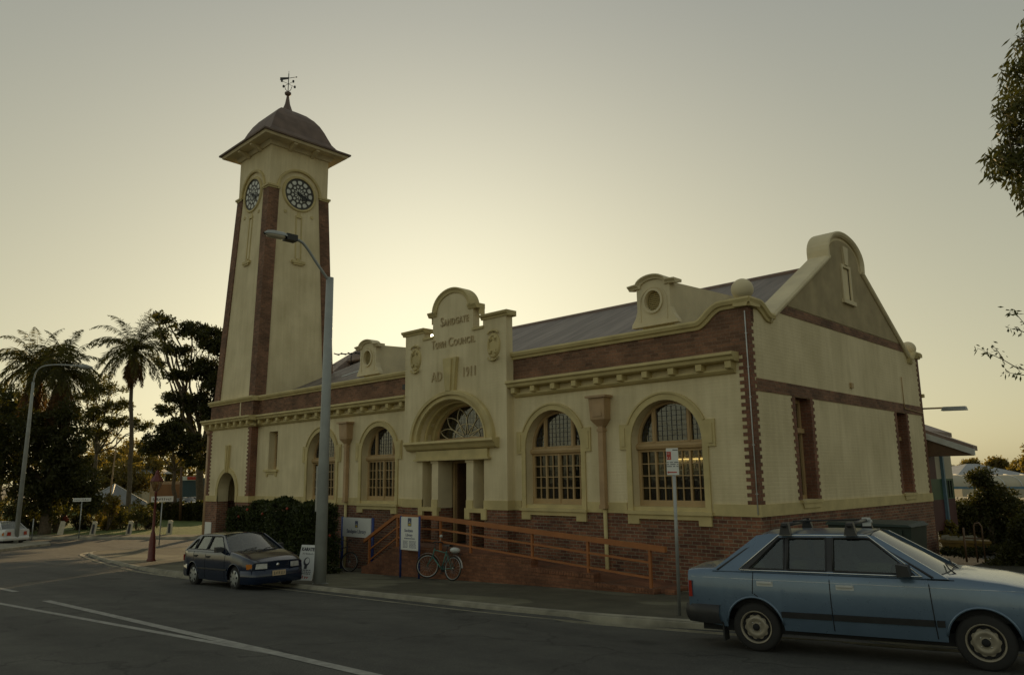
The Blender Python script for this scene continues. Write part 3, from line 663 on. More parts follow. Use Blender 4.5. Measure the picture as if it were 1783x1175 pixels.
for cx in (-2.82, -15.88):
    y = .33
    sh = [(cx-.72, 4.86), (cx+.72, 4.86), (cx+.7, 4.95), (cx+.58, 5.12), (cx+.52, 5.3), (cx+.52, 5.9), (cx-.52, 5.9), (cx-.52, 5.3), (cx-.58, 5.12), (cx-.7, 4.95)]
    d = front(flat([sh, arc(cx, 5.52, .24, .27, 0, 360, 24)[:-1]], .2), y)
    d.prism([(y+.2, 4.6), (y+.2, 5.98), (4.0, RZ(4.0)+.0), (4.0, RZ(4)-.3), (.8, 4.5)], 'x', cx-.5, cx+.5)
    d.prism([(cx-.52, 5.9), (cx+.52, 5.9)]+arc(cx, 5.9, .52, .2, 0, 180, 12)[1:-1], 'y', y, y+.25)
    d = d.build('dormer', M['creamsmooth'], HALL)
    t = MB(); t.sweep([(cx-.74, 5.93), (cx-.5, 5.95)]+arc(cx, 5.95, .42, .2, 180, 0, 14)+[(cx+.5, 5.95), (cx+.74, 5.93)], [(-.04, 0), (-.04, .05), (.0, .07), (.05, .14), (.08, .14), (.08, -.25), (0, -.25)], 0, 'xz', y)
    t.sweep(arc(cx, 5.52, .25, .28, 360, 0, 24)[:-1], [(0, 0), (0, .05), (.06, .05), (.06, 0)], 0, 'xz', y, closed=True)
    t.sweep([(cx-.4, 5.0), (cx-.4, 5.45)]+arc(cx, 5.48, .4, .4, 180, 0, 16)+[(cx+.4, 5.0)], [(0, 0), (0, .02), (.03, .02), (.03, 0)], 0, 'xz', y)
    t.build('dormer_moulding', M['creamsmooth'], d)
    lv = MB()
    for k in range(10):
        z = 5.27+k*.052; h = .24*math.sqrt(max(.02, 1-((z+.02-5.52)/.27)**2)); lv.add([(cx-h,y+.05,z),(cx+h,y+.05,z),(cx+h,y+.1,z+.045),(cx-h,y+.1,z+.045)], [(0,1,2,3)])
    lv.box(cx-.3, cx+.3, y+.15, y+.19, 5.2, 5.84); lv.build('louvre', M['trim'], d, fix=False)
# ---------------------------------------------------------------- tower base
b = MB()
PX, PW_, PS = -25.87, .9, .42
fr = front(flat([[(-28, 0), (PX-PW_, 0), (PX-PW_, PS)]+arc(PX, PS, PW_, PW_, 180, 0, 18)+[(PX+PW_, 0), (-23.75, 0), (-23.75, 3.8), (-28, 3.8)]], .5), -.3)
fr.box(-28, -27.5, .2, 4.2, 0, 3.8); fr.box(-24.25, -23.75, .2, .42, 0, 3.8); fr.build('tower_base', M['cream'], HALL)
b.box(-28, PX-PW_, -.312, .2, GB, 0); b.box(PX+PW_, -23.74, -.312, .2, GB, 0); b.box(-28.01, -27.5, .2, 4.2, GB, 0); build_each(b, 'tower_brick_base', M['base'], HALL)
b = MB(); b.box(-28, -23.75, -.3, .42, 3.8, 4.5); b.box(-28, -27.5, .42, 4.2, 3.8, 4.5); b.build('tower_frieze', M['frieze'], HALL)
b = MB(); b.box(-25.0, -24.9, -.31, -.29, 3.82, 4.46); b.build('frieze_strip', M['creamsmooth'], HALL)
cornice(-28.36, -23.39, -.3, -28.2, .62, (0, 0)).build('cornice', M['trim'], HALL)
c = MB(); c.box(-28.3, -28, -.3, 4.2, 3.58, 3.79); c.build('cornice', M['trim'], HALL)
coping([(-28.12, 4.48), (-23.63, 4.48)], -.3, CPF[:5]+[(.2, .13), (.2, -.8), (0, -.8)]).build('coping', M['trim'], HALL)
t = MB(); t.prism(teeth(-28.012, 0, 1, .27, 3.3, a=.22, c=.33), 'y', -.314, -.28); t.prism(teeth(-23.738, 0, -1, .27, 3.3, a=.24, c=.35), 'y', -.314, -.28); t.box(-23.75, -23.737, -.3, 0, 0, 3.3); build_each(t, 'brick_quoins', M['quoin'], HALL)
b = MB(); b.box(-28, PX-PW_, -.33, -.28, 0, .27); b.box(PX+PW_, -23.72, -.33, -.28, 0, .27); b.box(-23.75, -23.72, -.28, 0, 0, .27); build_each(b, 'plinth_band', M['trim'], HALL)
rg = [(PX-PW_-.2, 0), (PX-PW_-.2, PS)]+arc(PX, PS, PW_+.2, PW_+.2, 180, 0, 22)+[(PX+PW_+.2, 0), (PX+PW_, 0)]+arc(PX, PS, PW_, PW_, 0, 180, 22)+[(PX-PW_, 0)]
mo = front(flat([rg], .06), -.35); mo.prism([(PX-.11, PS+.88), (PX+.11, PS+.88), (PX+.18, 2.55), (PX-.18, 2.55)], 'y', -.42, -.3); mo.prism([(PX-.05, PS+.9), (PX+.05, PS+.9), (PX+.08, 2.52), (PX-.08, 2.52)], 'y', -.46, -.42)
mo.build('porch_arch_moulding', M['trim'], HALL)
b = MB(); b.box(-27.5, -23.8, 1.9, 2.0, GB, 3.8); b.box(-27.5, -23.8, .2, 1.9, 1.9, 2.0); b.box(-24.3, -24.2, .2, 1.9, GB, 2); b.build('porch_lining', M['inner'], HALL)
b = MB(); b.tube([(-28.16, -.2, 3.3), (-28.16, -.2, -2.6)], .13, 0, 12); b.lathe([(.14, 0), (.2, .1), (.2, .22)], (-28.16, -.2, 3.1)); b.build('downpipe', M['tanpipe'], HALL)
b = MB(); b.box(-27.85, -27.2, -.345, -.318, -1.9, -.95); b.build('notice_board', M['white'], HALL)
b = MB(); b.box(-25.62, -25.1, .5, .53, -1.3, -.5, 0); b.box(-25.5, -25.25, .493, .5, -.9, -.62, 1); b.build('notice_board', [M['white'], M['ink']], HALL)
# ---------------------------------------------------------------- clock tower
TX, TY = -26.0, 1.9
TW = MB(); H0, H1, ZT = 2.06, 1.65, 15.0
def ht(z): return H0+(H1-H0)*(z-4.7)/(ZT-4.7)
def sq(h, z): return [(TX-h,TY-h,z),(TX+h,TY-h,z),(TX+h,TY+h,z),(TX-h,TY+h,z)]
TW.hexa(sq(H0-.05, 4.4), sq(H1-.05, ZT)); TW.hexa(sq(H1-.05, ZT), sq(1.6, 17.35))
tower = TW.build('clock_tower', M['cream'], HALL)
p = MB(); q = .55
for sx in (-1, 1):
    for sy in (-1, 1):
        def cor(h, z):
            xa, xb = sorted((TX+sx*h, TX+sx*(h-q))); ya, yb = sorted((TY+sy*h, TY+sy*(h-q)))
            return [(xa,ya,z),(xb,ya,z),(xb,yb,z),(xa,yb,z)]
        p.hexa(cor(ht(4.4), 4.4), cor(H1, ZT-.05))
build_each(p, 'brick_pilaster', M['frieze'], tower)
p = MB()
for sx in (-1, 1):
    for sy in (-1, 1):
        xa, xb = sorted((TX+sx*(H1+.08), TX+sx*(H1-q-.03))); ya, yb = sorted((TY+sy*(H1+.08), TY+sy*(H1-q-.03)))
        p.hexa([(xa,ya,ZT-.02),(xb,ya,ZT-.02),(xb,yb,ZT-.02),(xa,yb,ZT-.02)], [(xa,ya,ZT+.07),(xb,ya,ZT+.07),(xb,yb,ZT+.07),(xa,yb,ZT+.07)])
        xa, xb = sorted((TX+sx*(H1+.03), TX+sx*(H1-q))); ya, yb = sorted((TY+sy*(H1+.03), TY+sy*(H1-q)))
        p.hexa([(xa,ya,ZT-.1),(xb,ya,ZT-.1),(xb,yb,ZT-.1),(xa,yb,ZT-.1)], [(xa,ya,ZT-.02),(xb,ya,ZT-.02),(xb,yb,ZT-.02),(xa,yb,ZT-.02)])
build_each(p, 'pilaster_cap', M['trim'], tower)
ZC = 14.92
def dial():                                          # drawn in the xz plane facing -y, centre at the origin
    ring_ = MB().sweep(arc(0, 0, .80, .80, 360, 0, 40)[:-1], [(0, -.1), (0, .08), (.08, .1), (.13, .04), (.13, -.1)], 0, 'xz', 0, closed=True)
    hood = MB().sweep([(-1.1, -.02)]+arc(0, .05, 1.1, 1.1, 180, 0, 26)+[(1.1, -.02)], [(0, -.1), (0, .09), (.05, .11), (.11, .11), (.13, .07), (.13, -.1)], 0, 'xz', 0)
    slot = MB()
    for x in (-.17, .12): slot.box(x, x+.05, -.03, .02, -3.35, -1.25)
    slot.box(-.17, .17, -.05, .02, -1.25, -1.13); slot.box(-.36, .36, -.1, .02, -3.6, -3.47); slot.box(-.26, .26, -.07, .02, -3.68, -3.6); slot.box(-.08, .08, -.08, .02, -3.47, -3.35)
    slot.box(-.1, .1, -.012, .012, -1.13, -.95)
    slot.box(-.8, -.66, -.03, .01, -1.12, -.98); slot.box(.66, .8, -.03, .01, -1.12, -.98)
    face = MB(); face.prism(arc(0, 0, .81, .81, 0, 360, 48)[:-1], 'y', -.03, .02)
    op = MB()
    for k in range(12):
        a = R(k*30); c_, s_ = math.cos(a), math.sin(a)
        def P(r, w): return (r*c_-w*s_, r*s_+w*c_)
        op.prism([P(.52, -.08), P(.60, -.115), P(.68, -.10), P(.70, 0), P(.68, .10), P(.60, .115), P(.52, .08), P(.50, 0)], 'y', -.038, -.02)
        a = R(k*30+15); c_, s_ = math.cos(a), math.sin(a)
        op.prism([P(.34, -.05), P(.40, -.07), P(.455, 0), P(.40, .07), P(.34, .05), P(.31, 0)], 'y', -.038, -.02)
        a = R(k*30); c_, s_ = math.cos(a), math.sin(a)
        op.prism([P(.09, -.006), P(.22, -.036), P(.29, 0), P(.22, .036), P(.09, .006)], 'y', -.038, -.02)
    hands = MB()
    for ang, ln, w in ((108, .72, .045), (129, .46, .065)):
        a = R(90-ang); c_, s_ = math.cos(a), math.sin(a)
        def P(r, w): return (r*c_-w*s_, r*s_+w*c_)
        hands.prism([P(-.15, -w*.6), P(ln*.55, -w), P(ln*.7, -w*1.6), P(ln, 0), P(ln*.7, w*1.6), P(ln*.55, w), P(-.15, w*.6)], 'y', -.075, -.055)
    hands.prism(arc(0, 0, .07, .07, 0, 360, 14)[:-1], 'y', -.09, -.04)
    return ring_, hood, slot, face, op, hands
for fx in range(4):
    Mx = Matrix.Translation((TX, TY, ZC)) @ Matrix.Rotation(R(90*fx), 4, 'Z') @ Matrix.Translation((0, -(H1-.045), 0))
    rg, hd, sl_, fc, op, hn = dial()
    lean = Matrix.Translation((0, 0, 0)) @ Matrix.Rotation(-math.atan((H0-H1)/(ZT-4.7)), 4, 'X')
    f = xf(fc, Mx).build('clock_face', M['clockdark'], tower)
    xf(op, Mx).build('dial_glass', M['clockwhite'], HALL).parent = f; xf(hn, Mx).build('clock_hands', M['black'], HALL).parent = f
    xf(join(rg, hd), Mx).build('clock_surround', M['trim'], tower); xf(sl_, Mx @ lean).build('slot_panel', M['trim'], tower)
e = MB(); e.hexa(sq(2.28, 17.30), sq(2.34, 17.44)); e.hexa(sq(1.68, 17.1), sq(1.78, 17.30))
for fx in range(4):
    for x in (-.62, .62):
        bk = MB().prism([(-1.6, 17.0), (-2.2, 17.22), (-2.2, 17.3), (-1.6, 17.3)], 'x', x-.09, x+.09)
        xf(bk, Matrix.Translation((TX, TY, 0)) @ Matrix.Rotation(R(90*fx), 4, 'Z')); e = join(e, bk)
e.build('eaves', M['creamsmooth'], tower)
prof = [(2.42, 17.42), (2.43, 17.50), (2.12, 17.64), (1.88, 17.84), (1.70, 18.12), (1.56, 18.5), (1.42, 18.9), (1.24, 19.32), (1.02, 19.68), (.72, 20.02), (.42, 20.24), (.2, 20.32)]
prof = [(h, z if z < 17.5 else 17.5+(z-17.5)*.865) for h, z in prof]; rr_ = MB(); n = len(prof); vs = [v for h, z in prof for v in sq(h, z)]
fs = [(i*4+j, i*4+(j+1) % 4, (i+1)*4+(j+1) % 4, (i+1)*4+j) for i in range(n-1) for j in range(4)]+[(3, 2, 1, 0), ((n-1)*4, (n-1)*4+1, (n-1)*4+2, (n-1)*4+3)]
rr_.add(vs, fs, 0, False); rr_.build('tower_roof', M['copper'], tower)
s = MB(); s.lathe([(.40, 0), (.26, .16), (.14, .5), (.05, 1.04)], (TX, TY, 19.86), 0, 8); s.lathe([(.05, .6), (.16, .68), (.17, .78), (.06, .86)], (TX, TY, 20.24), 0, 12); s.build('spire', M['copper'], tower)
v = MB(); v.tube([(TX, TY, 20.9), (TX, TY, 22.55)], .03, 0, 8); v.tube([(TX, TY, 22.4), (TX, TY, 22.75)], .015, 0, 6)
dx, dy = math.cos(R(38)), math.sin(R(38))
v.add([(TX-dx*.02,TY-dy*.02,22.12),(TX-dx*.62,TY-dy*.62,22.08),(TX-dx*.62,TY-dy*.62,22.3),(TX-dx*.02,TY-dy*.02,22.26),(TX-dx*.02+.02,TY-dy*.02-.02,22.12),(TX-dx*.62+.02,TY-dy*.62-.02,22.08),(TX-dx*.62+.02,TY-dy*.62-.02,22.3),(TX-dx*.02+.02,TY-dy*.02-.02,22.26)], [(0,1,2,3),(7,6,5,4),(0,4,5,1),(1,5,6,2),(2,6,7,3),(3,7,4,0)])
v.tube([(TX, TY, 22.2), (TX+dx*.55, TY+dy*.55, 22.24)], .02, 0, 6); v.ball((TX+dx*.58, TY+dy*.58, 22.24), .05, 0, 8)
for k in range(4):
    a = R(8+90*k); ex, ey = TX+.55*math.cos(a), TY+.55*math.sin(a); v.tube([(TX, TY, 21.75), (ex, ey, 21.75)], .014, 0, 6); v.box(ex-.05, ex+.05, ey-.05, ey+.05, 21.68, 21.84)
for k in range(3):
    a = R(30+120*k); v.tube([(TX, TY, 21.15), (TX+.2*math.cos(a), TY+.2*math.sin(a), 21.25), (TX+.28*math.cos(a), TY+.28*math.sin(a), 21.5)], .02, 0, 6)
v.v = [(TX+(x-TX)*.75, TY+(y-TY)*.75, 20.9+(z-20.9)*.74) for x, y, z in v.v]; v.build('weather_vane', M['black'], tower)
# ---------------------------------------------------------------- inside, fittings
i_ = MB()
i_.box(-23.6, -.45, .45, 11.8, -1.2, -1.1, 0); i_.box(-23.6, -.45, .45, 11.8, 3.55, 3.62, 1); i_.box(-23.6, -.45, 5.6, 5.7, -1.1, 3.6, 1); i_.box(-11.5, -11.4, .8, 5.6, -1.1, 3.6, 1); i_.box(-8.6, -8.5, .8, 5.6, -1.1, 3.6, 1); i_.box(-23.75, -23.6, .42, 11.8, GB, 4.4, 0)
i_.build('interior', [M['dark'], M['inner']], HALL)
bk = MB()
for x in (-4.2, -3.1, -2.0, -1.2):
    bk.box(x, x+.9, 2.2, 2.5, -1.1, 2.1, 0)
    for k in range(5):
        z = -.9+k*.58; xx = x+.04
        while xx < x+.84:
            w_ = random.uniform(.03, .07); bk.box(xx, xx+w_*.9, 2.12, 2.2, z, z+random.uniform(.25, .4), random.choice((1, 2, 3))); xx += w_
bk.build('bookcase', [M['wood'], M['redpost'], M['inner'], M['blue']], HALL)
cd = MB(); cd.box(-3.1, -1.45, .62, .64, .97, 1.57, 0)
for x in np.arange(-3.05, -1.5, .2):
    x_ = x+random.uniform(-.02, .02); cd.box(x_, x_+.13, .612, .62, 1.46, 1.53, 1); cd.box(x_, x_+.14, .612, .62, 1.385, 1.435, 1); cd.box(x_+.01, x_+.13, .612, .62, .98, 1.06, 1)
    s_ = random.choice((-1, 1)); cd.hexa([(x_+.02, .612, 1.1), (x_+.06, .612, 1.1), (x_+.06, .62, 1.1), (x_+.02, .62, 1.1)], [(x_+.05+s_*.03, .612, 1.3), (x_+.09+s_*.03, .612, 1.3), (x_+.09+s_*.03, .62, 1.3), (x_+.05+s_*.03, .62, 1.3)], 1)
    if s_ > 0: cd.box(x_+.1, x_+.13, .612, .62, 1.12, 1.26, 1)
cd.build('display_board', [M['white'], M['wood']], HALL)
lt = MB(); lt.box(-2.78, -1.72, .56, .585, 1.335, 1.355); lt.build('strip_light', m_emit('strip_light_tube', (1.0, .70, .28), 2.6), HALL)
fa = MB(); fa.tube([(-.1, 12.3, 3.12), (.62, 12.3, 3.1)], .03, 0, 8); fa = fa.build('yard_light_arm', M['tanpipe'], HALL)
ff = MB(); ff.hexa([(.6,12.16,3.0),(1.36,12.16,2.98),(1.36,12.44,2.98),(.6,12.44,3.0)], [(.66,12.2,3.13),(1.33,12.2,3.11),(1.33,12.4,3.11),(.66,12.4,3.13)]); ff.build('yard_light', M['galv'], fa)
ta = MB(); ta.tube([(-25.0, 5.6, 6.6), (-25.0, 5.6, 7.42)], .03, 0, 6); ta.tube([(-25.75, 5.2, 7.38), (-24.4, 6.0, 7.38)], .025, 0, 6)
for k in range(5): q = k/4; ta.tube([(-25.75+1.35*q-.15, 5.2+.8*q+.25, 7.38), (-25.75+1.35*q+.15, 5.2+.8*q-.25, 7.38)], .03, 0, 6)
ta.build('television_aerial', M['black'], HALL)
b = MB(); b.box(-13.1, -12.86, -.12, .0, 4.02, 4.2); b.build('loudspeaker', M['black'], HALL)  # small dark loudspeaker box on the frieze, left of the entrance bay
b = MB(); b.box(-3.2, -2.95, -.016, 0, -1.12, -.95); b.box(-1.35, -1.05, -.016, 0, -1.2, -.98); build_each(b, 'air_vent', M['quoin'], HALL)
# ================================================================== GROUND, ROAD, FOOTPATH
def catmull(P, n=6):
    P = [np.array(p, float) for p in P]; out = []
    for i in range(len(P)-1):
        p0, p1, p2, p3 = P[max(i-1, 0)], P[i], P[i+1], P[min(i+2, len(P)-1)]
        for k in range(n):
            t = k/n; out.append(.5*((2*p1)+(-p0+p2)*t+(2*p0-5*p1+4*p2-p3)*t*t+(-p0+3*p1-3*p2+p3)*t**3))
    return out+[P[-1]]
KERB = catmull([(46, 6.5), (30, 2.2), (18, -1.2), (10, -3.5), (5, -4.75), (1.4, -5.5), (-2, -5.9), (-8, -5.85), (-15, -5.75), (-17, -5.7), (-21.5, -5.4), (-27.9, -4.3), (-33, -3.3), (-36.5, -2.6), (-38.6, -1.8), (-39.6, -.9), (-39.8, .2), (-38.9, 1.6), (-37, 3.8), (-33, 8.0), (-31, 14), (-30.5, 24), (-30.5, 60)], 5)
INNER = catmull([(44, 13), (27, 9), (15, 5), (8, 2.5), (4, 1.6), (1.4, .3), (-2, .3), (-8, .3), (-15, .3), (-17, .3), (-21.5, .3), (-25, .3), (-27.7, .5), (-28, .9), (-28, 1.2), (-28, 1.5), (-28, 1.8), (-28, 2.2), (-28, 2.6), (-28, 5), (-28, 14), (-28, 24), (-28, 60)], 5)
FAR = catmull([(-150, -40), (-100, -20), (-75, -9), (-62, -3.2), (-55.7, .9), (-51.5, 3.6), (-45.7, 7.4), (-42, 11.0), (-40, 16), (-39.5, 26), (-39.5, 60)], 5)
def polydist(px, py, L):                           # unsigned distance and side (positive = left of the direction of travel)
    px = np.asarray(px, float); py = np.asarray(py, float); best = np.full(px.shape, 1e9); side = np.zeros(px.shape)
    for a, b in zip(L[:-1], L[1:]):
        d = b-a; l2 = d@d; t = np.clip(((px-a[0])*d[0]+(py-a[1])*d[1])/l2, 0, 1)
        qx, qy = px-(a[0]+t*d[0]), py-(a[1]+t*d[1]); ds = np.hypot(qx, qy); cr = d[0]*qy-d[1]*qx
        m = ds < best; best = np.where(m, ds, best); side = np.where(m, np.sign(cr), side)
    return best, side
def road_z(x, y, dk, sd, df, sf):
    z = g(x, y)
    if sd < 0: z -= .02+.5*(1 if dk > 1.1 else 0)          # under the footpath
    else: z -= .09*max(0, 1-dk/1.6)**2
    if sf > 0: z -= .5 if df > 1.1 else 0
    return z
xs = np.concatenate([-np.geomspace(1200, 62, 16), np.arange(-60, 24, .75), np.geomspace(25, 1200, 18)])
ys = np.concatenate([-np.geomspace(1200, 30, 14), np.arange(-29, 16, .75), np.geomspace(17, 1600, 20)])
XX, YY = np.meshgrid(xs, ys, indexing='ij')
dk, sk = polydist(XX, YY, KERB); df, sf = polydist(XX, YY, FAR)
rows = [[(xs[i], ys[j], road_z(xs[i], ys[j], dk[i, j], sk[i, j], df[i, j], sf[i, j])) for j in range(len(ys))] for i in range(len(xs))]
def m_asphalt():
    m, t, b, o = nodes('asphalt'); p = geo_pos(t)
    c = ramp(t, noise(t, p, 75, 3, .8), (.022, .023, .021), (.095, .094, .087), .36, .66)
    c = mixc(t, 1.0, c, ramp(t, noise(t, sc3(t, p, (.18, 1.0, 1)), .9, 5), (.62, .62, .62), (1.25, 1.23, 1.18), .32, .68), 'MULTIPLY')
    c = mixc(t, 1.0, c, ramp(t, noise(t, p, 1.7, 6, .65), (.72, .72, .72), (1.15, 1.15, 1.12), .3, .6), 'MULTIPLY')
    vo = N(t, 'ShaderNodeTexVoronoi', feature='DISTANCE_TO_EDGE'); vo.inputs['Scale'].default_value = .23
    dist = N(t, 'ShaderNodeVectorMath', operation='ADD'); t.links.new(p, dist.inputs[0])
    nz = N(t, 'ShaderNodeTexNoise'); nz.inputs['Scale'].default_value = .8; nz.inputs['Detail'].default_value = 5; t.links.new(p, nz.inputs['Vector']); t.links.new(sc3(t, nz.outputs[1], (2.5, 2.5, 0)), dist.inputs[1]); t.links.new(dist.outputs[0], vo.inputs['Vector'])
    c = mixc(t, 1.0, c, ramp(t, vo.outputs['Distance'], (.4, .4, .4), (1, 1, 1), 0, .011), 'MULTIPLY')
    sp = ramp(t, noise(t, p, 21, 1, .5), (1, 1, 1), (2.2, 2.2, 2.1), .74, .78); c = mixc(t, 1.0, c, sp, 'MULTIPLY'); c = mixc(t, 1.0, c, ramp(t, noise(t, sc3(t, p, (1, 1.3, 1)), .75, 3, .5), (.45, .45, .44), (1, 1, 1), .28, .36), 'MULTIPLY')
    t.links.new(c, b.inputs['Base Color']); b.inputs['Roughness'].default_value = .82; bump(t, b, noise(t, p, 170, 2), .006, .7); return m
def m_footpath():
    m, t, b, o = nodes('footpath_surface'); p = geo_pos(t)
    c = ramp(t, noise(t, p, 90, 2, .7), (.07, .066, .046), (.13, .122, .088), .3, .7)
    pt = ramp(t, noise(t, sc3(t, p, (.5, .8, 1)), .55, 2, .4), (.72, .7, .66), (1.4, 1.4, 1.33), .52, .545)
    c = mixc(t, 1.0, c, pt, 'MULTIPLY'); c = mixc(t, 1.0, c, ramp(t, noise(t, p, 1.6, 6), (.65, .65, .6), (1.2, 1.2, 1.15), .3, .68), 'MULTIPLY')
    t.links.new(c, b.inputs['Base Color']); b.inputs['Roughness'].default_value = .9; bump(t, b, noise(t, p, 110, 2), .004, .6); return m
M['asphalt'] = m_asphalt(); M['footpath'] = m_footpath()
M['grass'] = m_plain('mown_grass', (.10, .14, .022), .95, .35, 1.4, bumpd=.03, bscale=30)
M['soil'] = m_plain('garden_soil', (.032, .03, .016), .95, .4, 2.0, bumpd=.03, bscale=10)
M['line'] = m_plain('road_line_paint', (.30, .295, .265), .8, .32, 7.0)
M['linefaint'] = m_plain('worn_road_paint', (.135, .13, .115), .85, .4, 6.0)
mb = MB(); mb.grid(rows, 0, True); tag(mb.build('road', M['asphalt']), kind='structure')
def fz(x, y, dk): return g(x, y)+.05*max(0, 1-dk/4.0)
def strip(A, B, n, zf, m, name, skip=0.0):
    rows = []
    for a, b in zip(A, B):
        r = []
        for k in range(n+1):
            q = a+(b-a)*(skip+(1-skip)*k/n); r.append((q[0], q[1], zf(q, a)))
        rows.append(r)
    mb = MB(); mb.grid(rows, 0, True); return tag(mb.build(name, m), kind='structure')
kd = lambda q, a: fz(q[0], q[1], float(np.hypot(*(q-a))))
strip(KERB, INNER, 14, kd, M['footpath'], 'footpath')
def kerb_mesh(L, sign, name, ztop, zroad, apron=.42):
    mb = MB(); rows = []
    for i, p in enumerate(L):
        d = L[min(i+1, len(L)-1)]-L[max(i-1, 0)]; d = d/np.hypot(*d); nrm = np.array([-d[1], d[0]])*sign   # towards the road
        prof = [(-.17, .004), (-.13, .012), (-.02, .008), (.02, -.02), (.05, -.155), (apron*.6, -.15), (apron, -.138), (apron+.03, -.30)]
        r = []
        for o, dz in prof:
            q = p+nrm*o; r.append((q[0], q[1], ztop(p)+dz if dz > -.1 else zroad(q)+(dz+.165)+.006))
        rows.append(r)
    mb.grid(rows, 0, False); return tag(mb.build(name, M['concrete'], fix=False), kind='structure')
def rz_(q):
    a, b_ = polydist(np.array([q[0]]), np.array([q[1]]), KERB); return g(q[0], q[1])-.09*max(0, 1-float(a[0])/1.6)**2
kerb_mesh(KERB, 1, 'kerb', lambda p: fz(p[0], p[1], 0), rz_)
# far side: kerb, footpath and park
FIN = [p+np.array([-1.6, 2.1]) for p in FAR]
strip(FAR, FIN, 2, lambda q, a: g(q[0], q[1])+.13, M['footpath'], 'footpath')
kerb_mesh(FAR, -1, 'kerb', lambda p: g(p[0], p[1])+.14, lambda q: g(q[0], q[1]), .3)
PIN = [p+np.array([-160, 210.]) for p in FAR]
strip(FIN, PIN, 30, lambda q, a: g(q[0], q[1])+.12, M['grass'], 'park_lawn')
# ground behind and to the right of the hall
GA_ = [p for p in INNER if p[0] > 1.0]
mb = MB(); mb.grid([[(p[0]+k*.1, p[1]+(k**1.6)*1.1, g(p[0], p[1])-.02-.02*min(k, 6)) for k in range(0, 26)] for p in GA_], 0, True); tag(mb.build('garden_ground', M['soil']), kind='structure')
# island with the left lamp
il = [G(*p)[:2] for p in ((-60, 972), (0, 960), (42, 954.5), (88, 949), (84, 945.5), (40, 945), (-60, 948))]
mb = MB(); n_ = len(il); mb.add([(p[0], p[1], g(*p)+.13) for p in il]+[(p[0], p[1], g(*p)-.1) for p in il], [tuple(range(n_))]+[(i, (i+1) % n_, (i+1) % n_+n_, i+n_) for i in range(n_)])
tag(mb.build('traffic_island', M['concrete']), kind='structure')
# road markings
def stripe(P0, P1, w, name, mat, n=40, dz=.006):
    rows = []
    for i in range(n+1):
        x = P0[0]+(P1[0]-P0[0])*i/n; y = P0[1]+(P1[1]-P0[1])*i/n
        d = np.array([P1[0]-P0[0], P1[1]-P0[1]]); d = d/np.hypot(*d); nx, ny = -d[1]*w/2, d[0]*w/2
        rows.append([(x+nx, y+ny, g(x+nx, y+ny)+dz), (x-nx, y-ny, g(x-nx, y-ny)+dz)])
    mb = MB(); mb.grid(rows, 0, True); return tag(mb.build(name, mat), kind='structure')
stripe(G(80, 1045.5)[:2], (5.5, -11.33), .17, 'road_line', M['line'])
stripe(G(-40, 1043)[:2], G(500, 1141.5)[:2], .13, 'road_line', M['line'], dz=.003)
stripe(G(-20, 1020)[:2], G(28, 1030)[:2], .16, 'road_line', M['line'])
# ================================================================== ACCESS RAMP
RF, RB = -1.55, -1.3                              # outer and inner face of the ramp's front wall
RAMP = thing('access_ramp', 'red brick access ramp with stepped side wall, landing and orange brown railing before the entrance', 'ramp', (-7, -1, g(-7, -1)))
b = MB(); b.box(-11.55, -5.66, RF, RB, -2.6, -1.15); b.box(-5.66, -3.6, RF, RB, -2.6, -1.36); b.box(-3.6, -1.9, RF, RB, -2.6, -1.56)
b.prism([(-13.25, -2.6), (-13.25, -1.86), (-13.0, -1.80), (-11.55, -1.15), (-11.55, -2.6)], 'y', RF, RB)
b.build('side_wall', M['rampbrick'], RAMP)
b = MB()
for x0, x1, z in ((-11.56, -5.65, -1.15), (-5.66, -3.59, -1.36), (-3.6, -1.89, -1.56)):     # brick-on-edge capping
    x = x0
    while x < x1-.04: b.box(x, min(x+.075, x1), RF-.012, RB+.006, z-.1, z+.006); x += .086
b.build('wall_capping', M['rampbrick'], RAMP)
b = MB(); b.prism([(-11.9, -2.6), (-11.9, -1.12), (-9.0, -1.12), (-1.9, -1.66), (-1.9, -2.6)], 'y', RB, -.02)
for k in range(5): b.box(-13.1+k*.28, -11.9, RB, -.02, -2.6, -1.92+k*.17)
b.box(BC-.66, BC+.66, -.02, 1.0, -2.6, -1.105)
b.build('ramp_deck', M['rampbrick'], RAMP)
RY = -1.43
rl = MB()
def bar(m, P0, P1, w, h, y=RY):
    (x0, z0), (x1, z1) = P0, P1; m.hexa([(x0, y-w, z0-h), (x0, y+w, z0-h), (x0, y+w, z0+h), (x0, y-w, z0+h)], [(x1, y-w, z1-h), (x1, y+w, z1-h), (x1, y+w, z1+h), (x1, y-w, z1+h)])
bar(rl, (-13.28, -1.06), (-11.55, -.21), .045, .055); bar(rl, (-11.55, -.21), (-9.7, -.22), .045, .055); bar(rl, (-9.7, -.22), (-1.62, -.69), .05, .06)
bar(rl, (-13.0, -1.32), (-11.5, -.55), .022, .022); bar(rl, (-13.0, -1.66), (-11.5, -.86), .022, .022)
for dz in (.36, .70): bar(rl, (-9.4, -.22-dz+.03), (-2.05, -.66-dz+.02), .022, .024)
bar(rl, (-11.5, -.55), (-9.4, -.56), .022, .022); bar(rl, (-11.5, -.86), (-9.4, -.90), .022, .022)
rl = rl.build('railing', M['rail'], RAMP)
for x, zt, zb in ((-13.0, -.96, -1.9), (-11.5, -.24, -1.2), (-9.42, -.26, -1.16), (-8.1, -.33, -1.16), (-5.72, -.46, -1.2), (-3.86, -.57, -1.4), (-2.05, -.68, -1.62)):
    MB().box(x-.03, x+.03, RY-.03, RY+.03, zb, zt).build('post', M['rail'], rl)
